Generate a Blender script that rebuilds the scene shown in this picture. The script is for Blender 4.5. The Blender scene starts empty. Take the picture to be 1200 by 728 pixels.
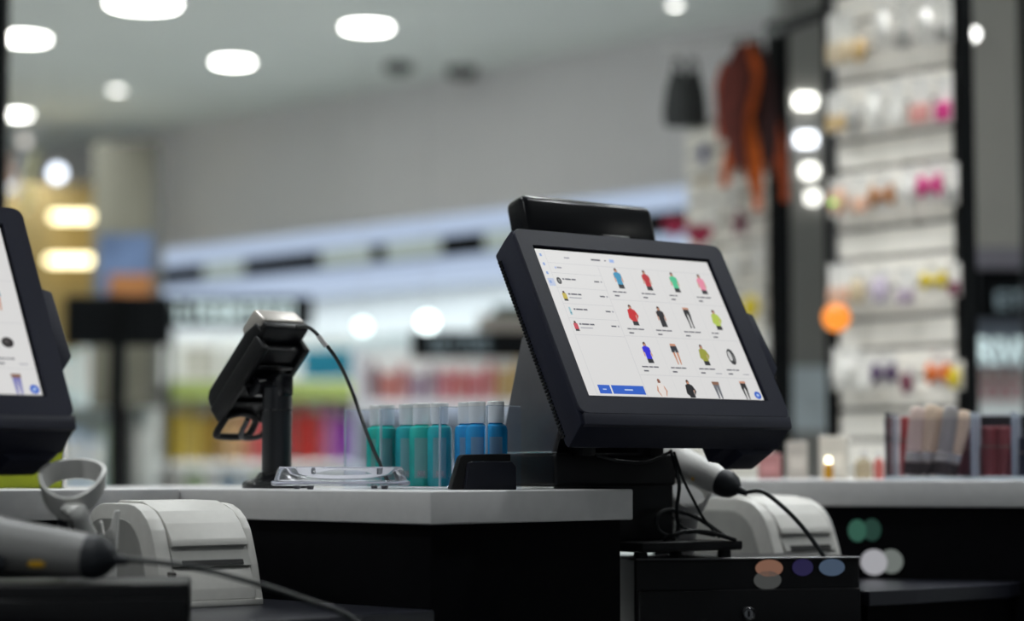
import bpy, bmesh, math, random
from mathutils import Vector, Matrix
random.seed(7)
S = bpy.context.scene
COL = S.collection
R = math.radians

# ------------------------------------------------------------------ camera
F, HOR, ZC = 2500.0, 552.0, 0.974
TH = math.atan((HOR - 364.0) / F)
cam = bpy.data.cameras.new('camera')
cam.sensor_width = 36.0
cam.lens = 36.0 * F / 1200.0
cam.clip_start = 0.05
cam.clip_end = 60
cam.dof.use_dof = True
cam.dof.focus_distance = 2.72
cam.dof.aperture_fstop = 1.8
co = bpy.data.objects.new('camera', cam)
COL.objects.link(co)
co.location = (0, 0, ZC)
co.rotation_euler = (math.pi / 2 + TH, 0, 0)
S.camera = co

# ------------------------------------------------------------------ world, exposure
w = bpy.data.worlds.new('world')
S.world = w
w.use_nodes = True
w.node_tree.nodes['Background'].inputs[0].default_value = (0.86, 0.93, 1.0, 1)
w.node_tree.nodes['Background'].inputs[1].default_value = 0.19
S.view_settings.view_transform = 'Standard'
S.view_settings.look = 'None'
S.view_settings.gamma = 1
S.view_settings.use_curve_mapping = False
S.view_settings.exposure = 0.0
S.cycles.transparent_max_bounces = 32
DOWNLIGHT_W = 5.2
LENS_EMIT = 16.0


def at(px, py, Y):
    """world point seen at pixel (px,py) of the 1200x728 frame, at distance Y in front of the camera"""
    u = (px - 600) / F
    v = (364 - py) / F
    d = Vector((u, math.cos(TH) - math.sin(TH) * v, math.sin(TH) + math.cos(TH) * v))
    d *= Y / d.y
    d.z += ZC
    return d


# ------------------------------------------------------------------ materials
MATS = {}


def mat(name, col, rough=0.5, metal=0.0, var=0.06, scale=40.0, bump=0.0, spec=0.5, coat=0.0):
    if name in MATS:
        return MATS[name]
    m = bpy.data.materials.new(name)
    m.use_nodes = True
    nt = m.node_tree
    b = nt.nodes['Principled BSDF']
    b.inputs['Roughness'].default_value = rough
    b.inputs['Metallic'].default_value = metal
    b.inputs['Specular IOR Level'].default_value = spec
    b.inputs['Coat Weight'].default_value = coat
    tc = nt.nodes.new('ShaderNodeTexCoord')
    nz = nt.nodes.new('ShaderNodeTexNoise')
    nz.inputs['Scale'].default_value = scale
    nz.inputs['Detail'].default_value = 4
    nt.links.new(tc.outputs['Object'], nz.inputs['Vector'])
    rp = nt.nodes.new('ShaderNodeValToRGB')
    rp.color_ramp.elements[0].position = 0.3
    rp.color_ramp.elements[1].position = 0.7
    rp.color_ramp.elements[0].color = tuple(max(0, c * (1 - var)) for c in col) + (1,)
    rp.color_ramp.elements[1].color = tuple(min(1, c * (1 + var)) for c in col) + (1,)
    nt.links.new(nz.outputs['Fac'], rp.inputs['Fac'])
    nt.links.new(rp.outputs['Color'], b.inputs['Base Color'])
    if bump:
        bp = nt.nodes.new('ShaderNodeBump')
        bp.inputs['Strength'].default_value = bump
        bp.inputs['Distance'].default_value = 0.001
        nt.links.new(nz.outputs['Fac'], bp.inputs['Height'])
        nt.links.new(bp.outputs['Normal'], b.inputs['Normal'])
    MATS[name] = m
    return m


def emat(name, col, strength=1.0, base=(0.02, 0.02, 0.02), rough=0.4):
    """something that gives off light: lamp lens, lit sign, screen pixels"""
    if name in MATS:
        return MATS[name]
    m = bpy.data.materials.new(name)
    m.use_nodes = True
    b = m.node_tree.nodes['Principled BSDF']
    b.inputs['Base Color'].default_value = base + (1,)
    b.inputs['Roughness'].default_value = rough
    b.inputs['Specular IOR Level'].default_value = 0.2
    b.inputs['Emission Color'].default_value = tuple(col) + (1,)
    b.inputs['Emission Strength'].default_value = strength
    MATS[name] = m
    return m


def clear(name, tint=(0.95, 0.97, 1.0), gloss=1.0, haze=0.0, hazecol=(0.8, 0.85, 0.9)):
    """clear acrylic sheet: see-through with a Fresnel shine"""
    if name in MATS:
        return MATS[name]
    m = bpy.data.materials.new(name)
    m.use_nodes = True
    nt = m.node_tree
    nt.nodes.remove(nt.nodes['Principled BSDF'])
    out = nt.nodes['Material Output']
    tr = nt.nodes.new('ShaderNodeBsdfTransparent')
    tr.inputs[0].default_value = tint + (1,)
    gl = nt.nodes.new('ShaderNodeBsdfGlossy')
    gl.inputs['Roughness'].default_value = 0.06
    gl.inputs[0].default_value = (gloss, gloss, gloss, 1)
    fr = nt.nodes.new('ShaderNodeLayerWeight')
    fr.inputs['Blend'].default_value = 0.12
    mx = nt.nodes.new('ShaderNodeMixShader')
    nt.links.new(fr.outputs['Fresnel'], mx.inputs[0])
    nt.links.new(tr.outputs[0], mx.inputs[1])
    nt.links.new(gl.outputs[0], mx.inputs[2])
    last = mx
    if haze:
        df = nt.nodes.new('ShaderNodeBsdfDiffuse')
        df.inputs[0].default_value = hazecol + (1,)
        m2 = nt.nodes.new('ShaderNodeMixShader')
        m2.inputs[0].default_value = haze
        nt.links.new(mx.outputs[0], m2.inputs[1])
        nt.links.new(df.outputs[0], m2.inputs[2])
        last = m2
    nt.links.new(last.outputs[0], out.inputs['Surface'])
    MATS[name] = m
    return m


WHITE_LAM = mat('white_laminate', (0.62, 0.61, 0.615), 0.35, var=0.03, scale=60)
BLACK_LAM = mat('black_laminate', (0.002, 0.002, 0.0028), 0.6, var=0.2, spec=0.04)
DARK_TOP = mat('dark_gloss_laminate', (0.012, 0.013, 0.02), 0.3, var=0.1, spec=0.5)
NAVY = mat('navy_black_plastic', (0.013, 0.0145, 0.029), 0.5, var=0.08, scale=300, bump=0.02, spec=0.22)
BLACK_PL = mat('black_plastic', (0.0035, 0.0035, 0.0045), 0.42, var=0.1, scale=200, spec=0.22)
BLACK_GLOSS = mat('gloss_black_plastic', (0.006, 0.006, 0.008), 0.2, var=0.1, spec=0.5)
BLACK_MET = mat('black_powdercoat', (0.003, 0.0035, 0.004), 0.5, var=0.1, spec=0.12)
RUBBER = mat('black_rubber', (0.008, 0.009, 0.010), 0.6, var=0.1, spec=0.3)
CABLE = mat('dark_cable', (0.006, 0.009, 0.010), 0.45, var=0.1)
GREY_ST = mat('grey_painted_steel', (0.10, 0.098, 0.105), 0.42, 0.3, var=0.06)
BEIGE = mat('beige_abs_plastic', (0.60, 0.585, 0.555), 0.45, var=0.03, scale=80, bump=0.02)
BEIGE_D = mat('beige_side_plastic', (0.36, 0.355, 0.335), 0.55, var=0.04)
SCAN = mat('grey_scanner_plastic', (0.17, 0.168, 0.165), 0.45, var=0.04)
SCAN_L = mat('pale_scanner_plastic', (0.62, 0.61, 0.59), 0.42, var=0.04)
SCAN_D = mat('charcoal_scanner_rubber', (0.012, 0.014, 0.018), 0.5, var=0.08, spec=0.3)
SILVER = mat('silver_plastic', (0.42, 0.39, 0.36), 0.35, 0.35, var=0.04)
STEEL = mat('bright_steel', (0.6, 0.6, 0.6), 0.2, 1.0, var=0.03)
ACR = clear('clear_acrylic')
ACR_T = clear('clear_acrylic_tray', (0.95, 0.95, 0.97), 1.0, 0.06)
WALLG = mat('painted_wall', (0.66, 0.645, 0.65), 0.8, var=0.02, scale=3)
CEILG = mat('painted_ceiling', (0.60, 0.635, 0.61), 0.85, var=0.02, scale=3)
FLOORM = mat('grey_floor_tile', (0.72, 0.72, 0.70), 0.4, var=0.06, scale=2)
SLATW = mat('white_slatwall', (0.90, 0.86, 0.79), 0.5, var=0.03, scale=10)
CARD = mat('white_card', (0.78, 0.76, 0.72), 0.6, var=0.04)
YELLOW = mat('yellow_sticker', (0.75, 0.42, 0.02), 0.4)


def pm(name, col, rough=0.4):
    return mat('plastic_' + name, col, rough, var=0.06, scale=30)


# ------------------------------------------------------------------ mesh helpers
def nb():
    return bmesh.new()


def add_box(bm, lo, hi, bev=0.0, seg=2, M=None):
    r = bmesh.ops.create_cube(bm, size=1.0)
    vs = r['verts']
    for v in vs:
        v.co = Vector([lo[i] + (v.co[i] + 0.5) * (hi[i] - lo[i]) for i in range(3)])
    if bev > 0:
        es = list({e for v in vs for e in v.link_edges})
        r2 = bmesh.ops.bevel(bm, geom=es, offset=bev, segments=seg, affect='EDGES', profile=0.5)
        vs = list({v for f in r2['faces'] for v in f.verts} | {v for v in vs if v.is_valid})
    if M is not None:
        for v in vs:
            v.co = M @ v.co
    return vs


def add_prism(bm, pts, h0, h1, M=None, bev=0.0, seg=2):
    """polygon pts in local XY extruded along Z from h0 to h1, then transformed by M"""
    n = len(pts)
    lo = [bm.verts.new((p[0], p[1], h0)) for p in pts]
    hi = [bm.verts.new((p[0], p[1], h1)) for p in pts]
    fs = [bm.faces.new(lo[::-1]), bm.faces.new(hi)]
    for i in range(n):
        fs.append(bm.faces.new((lo[i], lo[(i + 1) % n], hi[(i + 1) % n], hi[i])))
    bmesh.ops.recalc_face_normals(bm, faces=fs)
    vs = lo + hi
    if bev > 0:
        es = list({e for v in vs for e in v.link_edges})
        r2 = bmesh.ops.bevel(bm, geom=es, offset=bev, segments=seg, affect='EDGES', profile=0.5)
        vs = list({v for f in r2['faces'] for v in f.verts} | {v for v in vs if v.is_valid})
    if M is not None:
        for v in vs:
            v.co = M @ v.co
    return vs


def catmull(pts, k=6):
    P = [Vector(p) for p in pts]
    if len(P) < 3:
        return P
    Q = [P[0] * 2 - P[1]] + P + [P[-1] * 2 - P[-2]]
    out = []
    for i in range(1, len(Q) - 2):
        a, b, c, d = Q[i - 1], Q[i], Q[i + 1], Q[i + 2]
        for j in range(k):
            t = j / k
            out.append(0.5 * (2 * b + (c - a) * t + (2 * a - 5 * b + 4 * c - d) * t * t + (3 * b - a - 3 * c + d) * t ** 3))
    out.append(P[-1])
    return out


def add_tube(bm, pts, r, seg=8, smooth=0, flat=1.0):
    P = catmull(pts, smooth) if smooth else [Vector(p) for p in pts]
    n = len(P)
    rs = r if isinstance(r, (list, tuple)) else [r] * n
    if len(rs) != n:
        m = len(rs) - 1
        rs = [rs[min(m, int(i * m / (n - 1)))] * (1 - (i * m / (n - 1)) % 1) + rs[min(m, int(i * m / (n - 1)) + 1)] * ((i * m / (n - 1)) % 1) for i in range(n)]
    t0 = (P[1] - P[0]).normalized()
    up = Vector((0, 0, 1)) if abs(t0.z) < 0.9 else Vector((0, 1, 0))
    u = t0.cross(up).normalized()
    rings = []
    for i in range(n):
        t = (P[min(i + 1, n - 1)] - P[max(i - 1, 0)]).normalized()
        u = (u - t * u.dot(t)).normalized()
        v = t.cross(u)
        rings.append([bm.verts.new(P[i] + (u * math.cos(2 * math.pi * k / seg) + v * flat * math.sin(2 * math.pi * k / seg)) * rs[i]) for k in range(seg)])
    fs = []
    for i in range(n - 1):
        for k in range(seg):
            fs.append(bm.faces.new((rings[i][k], rings[i][(k + 1) % seg], rings[i + 1][(k + 1) % seg], rings[i + 1][k])))
    fs.append(bm.faces.new(rings[0][::-1]))
    fs.append(bm.faces.new(rings[-1]))
    bmesh.ops.recalc_face_normals(bm, faces=fs)


def add_lathe(bm, prof, seg=24, M=None, sx=1.0, sy=1.0, power=2.0):
    rings = []
    for (r, z) in prof:
        ring = []
        for k in range(seg):
            a = 2 * math.pi * k / seg
            c, s = math.cos(a), math.sin(a)
            q = (abs(c) ** power + abs(s) ** power) ** (-1.0 / power)
            p = Vector((r * q * c * sx, r * q * s * sy, z))
            ring.append(bm.verts.new(M @ p if M is not None else p))
        rings.append(ring)
    fs = []
    for i in range(len(prof) - 1):
        for k in range(seg):
            fs.append(bm.faces.new((rings[i][k], rings[i][(k + 1) % seg], rings[i + 1][(k + 1) % seg], rings[i + 1][k])))
    if prof[0][0] > 1e-6:
        fs.append(bm.faces.new(rings[0][::-1]))
    if prof[-1][0] > 1e-6:
        fs.append(bm.faces.new(rings[-1]))
    bmesh.ops.remove_doubles(bm, verts=[v for v in rings[0] + rings[-1]], dist=1e-7)
    bmesh.ops.recalc_face_normals(bm, faces=[f for f in bm.faces])


def add_poly(bm, pts, z=0.0, mi=0, M=None):
    vs = [bm.verts.new((M @ Vector((p[0], p[1], z))) if M is not None else (p[0], p[1], z)) for p in pts]
    f = bm.faces.new(vs)
    f.material_index = mi
    return f


def obj(name, bm, m, parent=None, smooth=True, angle=35):
    me = bpy.data.meshes.new(name)
    bm.to_mesh(me)
    bm.free()
    for x in (m if isinstance(m, (list, tuple)) else [m]):
        me.materials.append(x)
    if smooth:
        me.polygons.foreach_set('use_smooth', [True] * len(me.polygons))
        me.set_sharp_from_angle(angle=R(angle))
    o = bpy.data.objects.new(name, me)
    COL.objects.link(o)
    if parent:
        o.parent = parent
    return o


def tag(o, label, cat=None, group=None, kind=None):
    o['label'] = label
    if cat:
        o['category'] = cat
    if group:
        o['group'] = group
    if kind:
        o['kind'] = kind
    return o


def thing(name, label, cat, loc=(0, 0, 0), rz=0.0, group=None):
    o = bpy.data.objects.new(name, None)
    COL.objects.link(o)
    o.empty_display_size = 0.05
    o.location = loc
    o.rotation_euler = (0, 0, rz)
    return tag(o, label, cat, group)


def struct(name, bm, m, label=None, smooth=False):
    o = obj(name, bm, m, None, smooth)
    o['kind'] = 'structure'
    if label:
        o['label'] = label
    return o


def boxobj(name, lo, hi, m, parent=None, bev=0.0, seg=2, M=None):
    bm = nb()
    add_box(bm, lo, hi, bev, seg, M)
    return obj(name, bm, m, parent)


# ================================================================== ROOM SHELL
A = Vector((math.sqrt(.5), math.sqrt(.5), 0))      # runs to the far right
B = Vector((-math.sqrt(.5), math.sqrt(.5), 0))     # runs to the far left
CEIL = 2.52
WALL0 = Vector((0.6, 7.5, 0)) + A * 0.26                       # a point of the long product wall, which runs along B


bm = nb()
add_box(bm, (-11, -3, -0.06), (8, 15, 0.0))
struct('floor', bm, FLOORM, 'grey shop floor')
bm = nb()
add_box(bm, (-3.2, 0.3, 0.001), (3.2, 2.9, 0.012), 0.004, 1)  # unseen mat added to cut floor light bouncing onto the tills
tag(obj('floor_mat', bm, mat('black_rubber_mat', (0.02, 0.02, 0.02), 0.8)), 'black rubber mat on the floor on the staff side of the tills', 'mat')
bm = nb()
add_box(bm, (-11, -3, CEIL), (8, 15, CEIL + 0.06))
struct('ceiling', bm, CEILG, 'grey painted shop ceiling with recessed downlights')
WB = Matrix((( B.x, A.x, 0, WALL0.x), (B.y, A.y, 0, WALL0.y), (0, 0, 1, 0), (0, 0, 0, 1)))   # x along wall (far left), y behind wall, z up


def wallbox(bm, x0, x1, y0, y1, z0, z1, bev=0):
    add_box(bm, (x0, y0, z0), (x1, y1, z1), bev, 2, WB)


bm = nb()
wallbox(bm, -6, 9, 0.0, 0.1, 0.0, 1.74)
struct('wall_back', bm, mat('shelf_back_wall', (0.80, 0.82, 0.80), 0.7, var=0.03), 'pale wall behind the product shelves')
bm = nb()
wallbox(bm, -6, 9, -0.30, 0.1, 1.975, CEIL)
struct('trim_1', bm, WALLG, 'grey bulkhead running under the ceiling above the product wall')
bm = nb()
wallbox(bm, -6, 9, -0.03, 0.1, 1.74, 1.975)
struct('trim_2', bm, mat('cove_back', (0.75, 0.77, 0.8), 0.6), 'pale recess behind the lit sign strip')


def wall_x(px):
    """distance along the wall (towards the far left) seen at pixel column px"""
    k = (px - 600) / F
    # WALL0 + B*s : x = k*y
    return (WALL0.x - k * WALL0.y) / (k * B.y - B.x)


def wall_z(px, py, off=0.0):
    s = wall_x(px)
    y = WALL0.y + B.y * s - off * A.y
    return at(px, py, y).z


# lit coves along the bulkhead
for nm, z0, z1, lab in (('cove_light', 1.890, 1.973, 'upper bluish lit strip along the bulkhead'), ('cove_light', 1.720, 1.810, 'lower bluish lit strip beneath the black sign band')):
    bm = nb()
    wallbox(bm, -3.2, 5.4, -0.28, -0.10, z0, z1)
    tag(obj(nm, bm, emat('cove_lamp', (0.62, 0.76, 1.0), 0.72), None, False), lab, 'strip light')
L = bpy.data.lights.new('cove_tube', 'AREA')
L.shape = 'RECTANGLE'
L.size, L.size_y = 8.0, 0.12
L.energy = 20
L.color = (0.86, 0.95, 1.0)
lo = bpy.data.objects.new('cove_tube', L)
COL.objects.link(lo)
lo.matrix_world = WB @ Matrix.Translation((1.1, -0.19, 1.715))
bm = nb()
wallbox(bm, -3.0, 4.2, -0.32, -0.12, 1.811, 1.889)
sb = thing('sign_band', 'long black sign band with pale lit panels under the bulkhead', 'sign')
obj('board', bm, mat('sign_black', (0.005, 0.006, 0.007), 0.6, spec=0.1), sb, False)
for px0, px1 in ((308, 352), (447, 503), (523, 585), (640, 700)):
    s0, s1 = wall_x(px1), wall_x(px0)
    bm = nb()
    wallbox(bm, s0, s1, -0.335, -0.321, 1.818, 1.882)
    obj('lit_panel', bm, emat('sign_lamp', (0.72, 0.86, 0.80), 0.5), sb, False)

# side partitions at the far left: gold panel, grey poster
goldw = mat('gold_wood_panel', (0.22, 0.155, 0.045), 0.6, var=0.15, scale=6)
p0 = at(-60, 560, 9.2)
t = thing('gold_panel', 'golden brown wall panel with two warm light bars, far left', 'panel', (0, 9.2, 0))
bm = nb()
add_box(bm, (at(-80, 0, 9.2).x, 0, 0.4), (at(132, 0, 9.2).x, 0.06, at(0, 215, 9.2).z), 0.004)
obj('board', bm, goldw, t)
for i, (a0, a1, yy) in enumerate(((60, 118, 254), (55, 118, 305))):
    bm = nb()
    l, r_ = at(a0, yy, 9.14), at(a1, yy, 9.14)
    add_box(bm, (l.x, -0.08, l.z - 0.016), (r_.x, -0.03, l.z + 0.016), 0.012, 2)
    obj('light_bar', bm, emat('warm_lamp', (1.0, 0.88, 0.52), 5.5), t)
    bm = nb()
    add_box(bm, (l.x + 0.03, -0.03, l.z - 0.01), (r_.x - 0.03, 0.0, l.z + 0.01))
    obj('bracket', bm, BLACK_MET, t)

D = 7.6
t = thing('poster_panel', 'tall olive grey poster panel with blue and orange foot, behind the left screen', 'poster', (0, D, 0))
boxobj('board', (at(112, 0, D).x, 0, 1.2), (at(190, 0, D).x, 0.05, at(150, 168, D).z), mat('poster_grey', (0.17, 0.165, 0.125), 0.7, var=0.2, scale=4), t, 0.004)
boxobj('frame_edge', (at(184, 0, D).x, -0.03, 1.2), (at(192, 0, D).x, 0.06, at(150, 165, D).z), mat('frame_grey', (0.10, 0.10, 0.09), 0.6), t, 0.003)
boxobj('blue_print', (at(120, 0, D).x, -0.012, at(150, 345, D).z), (at(184, 0, D).x, -0.001, at(150, 275, D).z), mat('poster_blue', (0.13, 0.20, 0.36), 0.7, var=0.3, scale=8), t)
boxobj('orange_print', (at(134, 0, D).x, -0.02, at(150, 348, D).z), (at(184, 0, D).x, -0.013, at(150, 322, D).z), mat('poster_orange', (0.42, 0.17, 0.05), 0.7, var=0.2, scale=8), t)
boxobj('floor_post', (at(150, 0, D).x, 0.005, 0), (at(158, 0, D).x, 0.045, 1.21), BLACK_MET, t)

ORD = ('first', 'second', 'third', 'fourth', 'fifth', 'sixth')
# ------------------------------------------------------------------ ceiling lamps


def downlight(x, y, r, label, power=DOWNLIGHT_W, emit=LENS_EMIT, warm=(0.94, 0.98, 1.0)):
    t = thing('ceiling_light', label, 'ceiling light', (x, y, CEIL), 0, 'recessed ceiling downlights')
    bm = nb()
    add_lathe(bm, [(r * 1.25, -0.0), (r * 1.25, -0.006), (r * 1.02, -0.010), (r * 1.02, -0.002)], 24)
    obj('trim_ring', bm, mat('lamp_trim', (0.6, 0.6, 0.6), 0.4), t)
    bm = nb()
    add_lathe(bm, [(0.0, -0.012), (r, -0.012), (r, -0.002)], 24)
    obj('lens', bm, emat('lamp_lens_%g' % emit, (1.0, 1.0, 0.94), emit), t)
    if power > 0:
        L = bpy.data.lights.new('downlight_lamp', 'AREA')
        L.shape = 'DISK'
        L.size = r * 2
        L.energy = power
        L.spread = R(115)
        L.color = warm
        lo = bpy.data.objects.new('downlight_lamp', L)
        COL.objects.link(lo)
        lo.location = (0, 0, -0.016)
        lo.parent = t
    return t


def ceil_at(px, py):
    k = (CEIL - ZC) / at(px, py, 1.0).z if False else None
    d = at(px, py, 1.0) - Vector((0, 0, ZC))
    return d * ((CEIL - ZC) / d.z)


for px, py, r, lab, e in (
        (168, 1, 0.115, 'bright ceiling downlight cut by the top edge of the picture, left of centre', LENS_EMIT),
        (430, 29, 0.082, 'bright ceiling downlight nearest above the middle of the bulkhead', LENS_EMIT),
        (273, 70, 0.072, 'bright ceiling downlight left of and lower than the middle one', LENS_EMIT),
        (28, 42, 0.085, 'bright ceiling downlight at the far left beside the black post', LENS_EMIT),
        (137, 103, 0.028, 'small faint ceiling downlight at left, between bigger ones', 6.0),
        (20, 132, 0.055, 'lower bright ceiling downlight at the far left edge', LENS_EMIT),
        (791, 3, 0.02, 'small ceiling downlight at the top edge above the hanging scarves', 7.0)):
    c = ceil_at(px, py)
    downlight(c.x, c.y, r, lab, DOWNLIGHT_W * 0.9 if px < 700 else 0, e)
# unseen lamps added over the counter and beyond to light the room
for ri, y in enumerate((6.0, 4.5, 3.0, 1.5, 0.0, -1.5)):
    for ci, x in enumerate((-5.4, -3.8, -2.2, -0.6, 1.0, 2.6)):
        if (Vector((x, y, 0)) - WALL0).dot(A) > -1.25 or (x > 0.5 and y < 2):
            continue
        downlight(x, y, 0.08, 'downlight over the tills, %s from the left in the %s row from the wall' % (ORD[ci], ORD[ri]), DOWNLIGHT_W)

for x, y, wh in ((0.30, 4.05, 'before the right slatwall'), (0.05, 4.75, 'before the narrow slatwall'), (0.95, 3.75, 'over the right worktop')):  # unseen lamps added to brighten the slatwalls and right worktop
    downlight(x, y, 0.08, 'downlight out of the row %s' % wh, DOWNLIGHT_W * 1.0)
for i, (px, py, s) in enumerate(((467, 75, 0.055), (541, 80, 0.06))):
    c = ceil_at(px, py)
    bm = nb()
    add_lathe(bm, [(s, 0), (s, -0.02), (s * 0.8, -0.035), (s * 0.3, -0.04), (0, -0.04)], 20)
    o = obj('ceiling_speaker', bm, mat('ceiling_speaker_grey', (0.08, 0.085, 0.08), 0.6))
    o.location = (c.x, c.y, CEIL)
    tag(o, ('small dark round ceiling fitting, the left of two', 'small dark round ceiling fitting, the right of two by the bulkhead')[i], 'speaker', 'dark ceiling fittings')

# glowing lamps deep in the shop, and one mirrored ceiling light
for px, py, D, rr, c, e, lab in (
        (425, 383, 7.7, 0.024, (0.85, 0.97, 0.95), 3.2, 'round glowing mirror lamp above the white boxes'),
        (501, 378, 7.2, 0.030, (0.85, 0.98, 0.97), 5.0, 'brighter round glowing mirror lamp beside the black shelf sign'),
        (980, 372, 6.4, 0.028, (1.0, 0.30, 0.03), 1.15, 'glowing orange globe lamp in front of the slatwall'),
        (67, 203, 8.0, 0.03, (0.80, 0.88, 1.0), 4.0, 'bluish white globe lamp above the gold panel'),
        (29, 165, 8.2, 0.02, (0.8, 0.76, 0.7), 1.6, 'dim globe lamp beneath the far left ceiling lamps'),
        (12, 217, 8.3, 0.025, (0.8, 0.85, 0.9), 1.4, 'dim globe lamp behind the top of the left screen'),
        (933, 279, 6.4, 0.022, (0.86, 0.92, 0.80), 1.5, 'dim pale globe lamp on the grey pillar, lowest of the column')):  # last globe stands in for a ceiling light mirrored in the pillar
    if px == 980:
        D = 4.35
        rr = 0.030
    p = at(px, py, D)
    t = thing('globe_lamp', lab, 'lamp', (p.x, p.y, p.z), 0, 'globe lamps')
    bm = nb()
    add_lathe(bm, [(0, -rr)] + [(rr * math.cos(R(q)), rr * math.sin(R(q))) for q in range(-75, 76, 15)] + [(0, rr)], 20)
    obj('globe', bm, emat('globe_%d' % px, c, e), t)
    bm = nb()
    add_tube(bm, [(0, 0, rr * 0.95), (0, 0, CEIL - p.z)], 0.0012, 6)
    obj('flex', bm, mat('lamp_flex_grey', (0.35, 0.35, 0.35), 0.5), t)

# ================================================================== COUNTERS
CT = 0.95
C0 = Vector((-0.0969, 2.55, 0))
MC = Matrix(((A.x, B.x, 0, C0.x), (A.y, B.y, 0, C0.y), (0, 0, 1, 0), (0, 0, 0, 1)))   # local x = A, y = B
BAY = ZC - 0.165


def slab(name, label, x0, x1, y0, y1, top=CT, M=MC):
    bm = nb()
    add_box(bm, (x0, y0, top - 0.04), (x1, y1, top), 0.0025, 3, M)
    return tag(obj(name, bm, WHITE_LAM), label, 'worktop')


slab('worktop', 'white worktop jutting towards the viewer under the card terminal and coin tray', 0, 0.362, 0, 0.94)
slab('worktop', 'white worktop at the back of the left till bay', -1.3, -0.0015, 0.497, 0.94)
bm = nb()
add_box(bm, (0.012, 0.012, 0.08), (0.35, 0.93, CT - 0.04), 0.002, 2, MC)
add_box(bm, (0.05, 0.05, 0.0), (0.32, 0.9, 0.08), 0, 2, MC)
tag(obj('counter_cabinet', bm, BLACK_LAM), 'black cabinet under the jutting white worktop', 'cabinet')
bm = nb()
add_box(bm, (-1.3, 0.51, 0.0), (0.008, 0.93, CT - 0.04), 0.002, 2, MC)
tag(obj('counter_cabinet', bm, BLACK_LAM), 'black cabinet behind the left till bay', 'cabinet')
bm = nb()
add_box(bm, (-1.3, 0.02, 0.0), (0.008, 0.505, BAY - 0.02), 0.002, 2, MC)
tag(obj('till_cabinet', bm, BLACK_LAM), 'low black cabinet carrying the left cash drawer and printer', 'cabinet')
bm = nb()
add_box(bm, (-1.3, 0.0, BAY - 0.02), (0.008, 0.507, BAY), 0.003, 2, MC)
tag(obj('till_shelf', bm, DARK_TOP), 'dark glossy shelf of the left till bay under the printer', 'shelf')

# right till bay
RT = 0.9595
e0, e1 = at(760, 562, 3.42), at(1330, 565, 3.13)
edir = (e1 - e0)
edir.z = 0
elen = edir.length
edir.normalize()
eback = Vector((-edir.y, edir.x, 0))
MR = Matrix(((edir.x, eback.x, 0, e0.x), (edir.y, eback.y, 0, e0.y), (0, 0, 1, 0), (0, 0, 0, 1)))
slab('worktop', 'white worktop on the right carrying the clear brush organiser', 0.0, elen, 0.0, 0.6, RT, MR)
bm = nb()
add_box(bm, (0.0, 0.015, 0.0), (elen - 0.01, 0.59, RT - 0.04), 0.002, 2, MR)
tag(obj('counter_cabinet', bm, BLACK_LAM), 'black cabinet under the right white worktop', 'cabinet')
mb = [MR @ Vector((x, 0.012, 0)) for x in (elen * 0.775, elen * 0.3, 0.005)]
fr_ = [at(1075, 690, 3.0), at(1182, 684, 3.14)]
pts = [(0.13, 3.035), (0.449, 3.100), (0.490, 2.945)] + [(p.x, p.y) for p in fr_ + mb] + [(0.10, 3.25)]
bm = nb()
add_prism(bm, pts, BAY - 0.02, BAY, None, 0.001, 1)
tag(obj('till_shelf', bm, DARK_TOP), 'dark glossy shelf of the right till bay behind the cash drawer', 'shelf')
bm = nb()
cxy = (sum(p[0] for p in pts) / len(pts), sum(p[1] for p in pts) / len(pts))
add_prism(bm, [(cxy[0] + (p[0] - cxy[0]) * 0.97, cxy[1] + (p[1] - cxy[1]) * 0.97) for p in pts], 0.0, BAY - 0.02)
tag(obj('till_cabinet', bm, BLACK_LAM), 'low black cabinet under the right till bay', 'cabinet')

# cash drawers
DT = ZC - 0.118


def cash_drawer(label, corner, yaw, wid, dep, zlo, lock_at=None, left_corner=True):
    t = thing('cash_drawer', label, 'cash drawer', (corner[0], corner[1], zlo), yaw, 'cash drawers')
    x0, x1 = (0, wid) if left_corner else (-wid, 0)
    h = DT - zlo
    bm = nb()
    add_box(bm, (x0, 0.012, 0), (x1, dep, h), 0.004, 3)
    obj('body', bm, BLACK_PL, t)
    bm = nb()
    fh = min(h - 0.006, 0.075) if lock_at else h - 0.016
    add_box(bm, (x0 + 0.004, 0.0, 0.003), (x1 - 0.004, 0.012, fh), 0.002, 2)
    fr = obj('drawer_front', bm, BLACK_PL, t)
    if lock_at:
        bm = nb()
        ML = Matrix.Translation((lock_at[0], -0.001, lock_at[1])) @ Matrix.Rotation(R(90), 4, 'X')
        add_lathe(bm, [(0.0095, -0.003), (0.0095, 0.003), (0.008, 0.005), (0.0062, 0.003), (0.0, 0.003)], 24, ML)
        obj('lock', bm, mat('dull_steel', (0.22, 0.22, 0.23), 0.3, 1.0), fr)
        bm = nb()
        add_box(bm, (lock_at[0] - 0.001, -0.0062, lock_at[1] - 0.004), (lock_at[0] + 0.001, -0.0035, lock_at[1] + 0.004))
        obj('keyhole', bm, BLACK_MET, fr)
        bm = nb()
        add_box(bm, (x0 + 0.002, 0.006, h - 0.0015), (x1 - 0.002, 0.013, h + 0.001), 0.0008, 1)
        obj('top_edge', bm, mat('drawer_edge', (0.12, 0.12, 0.125), 0.35), t)
    return t


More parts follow.
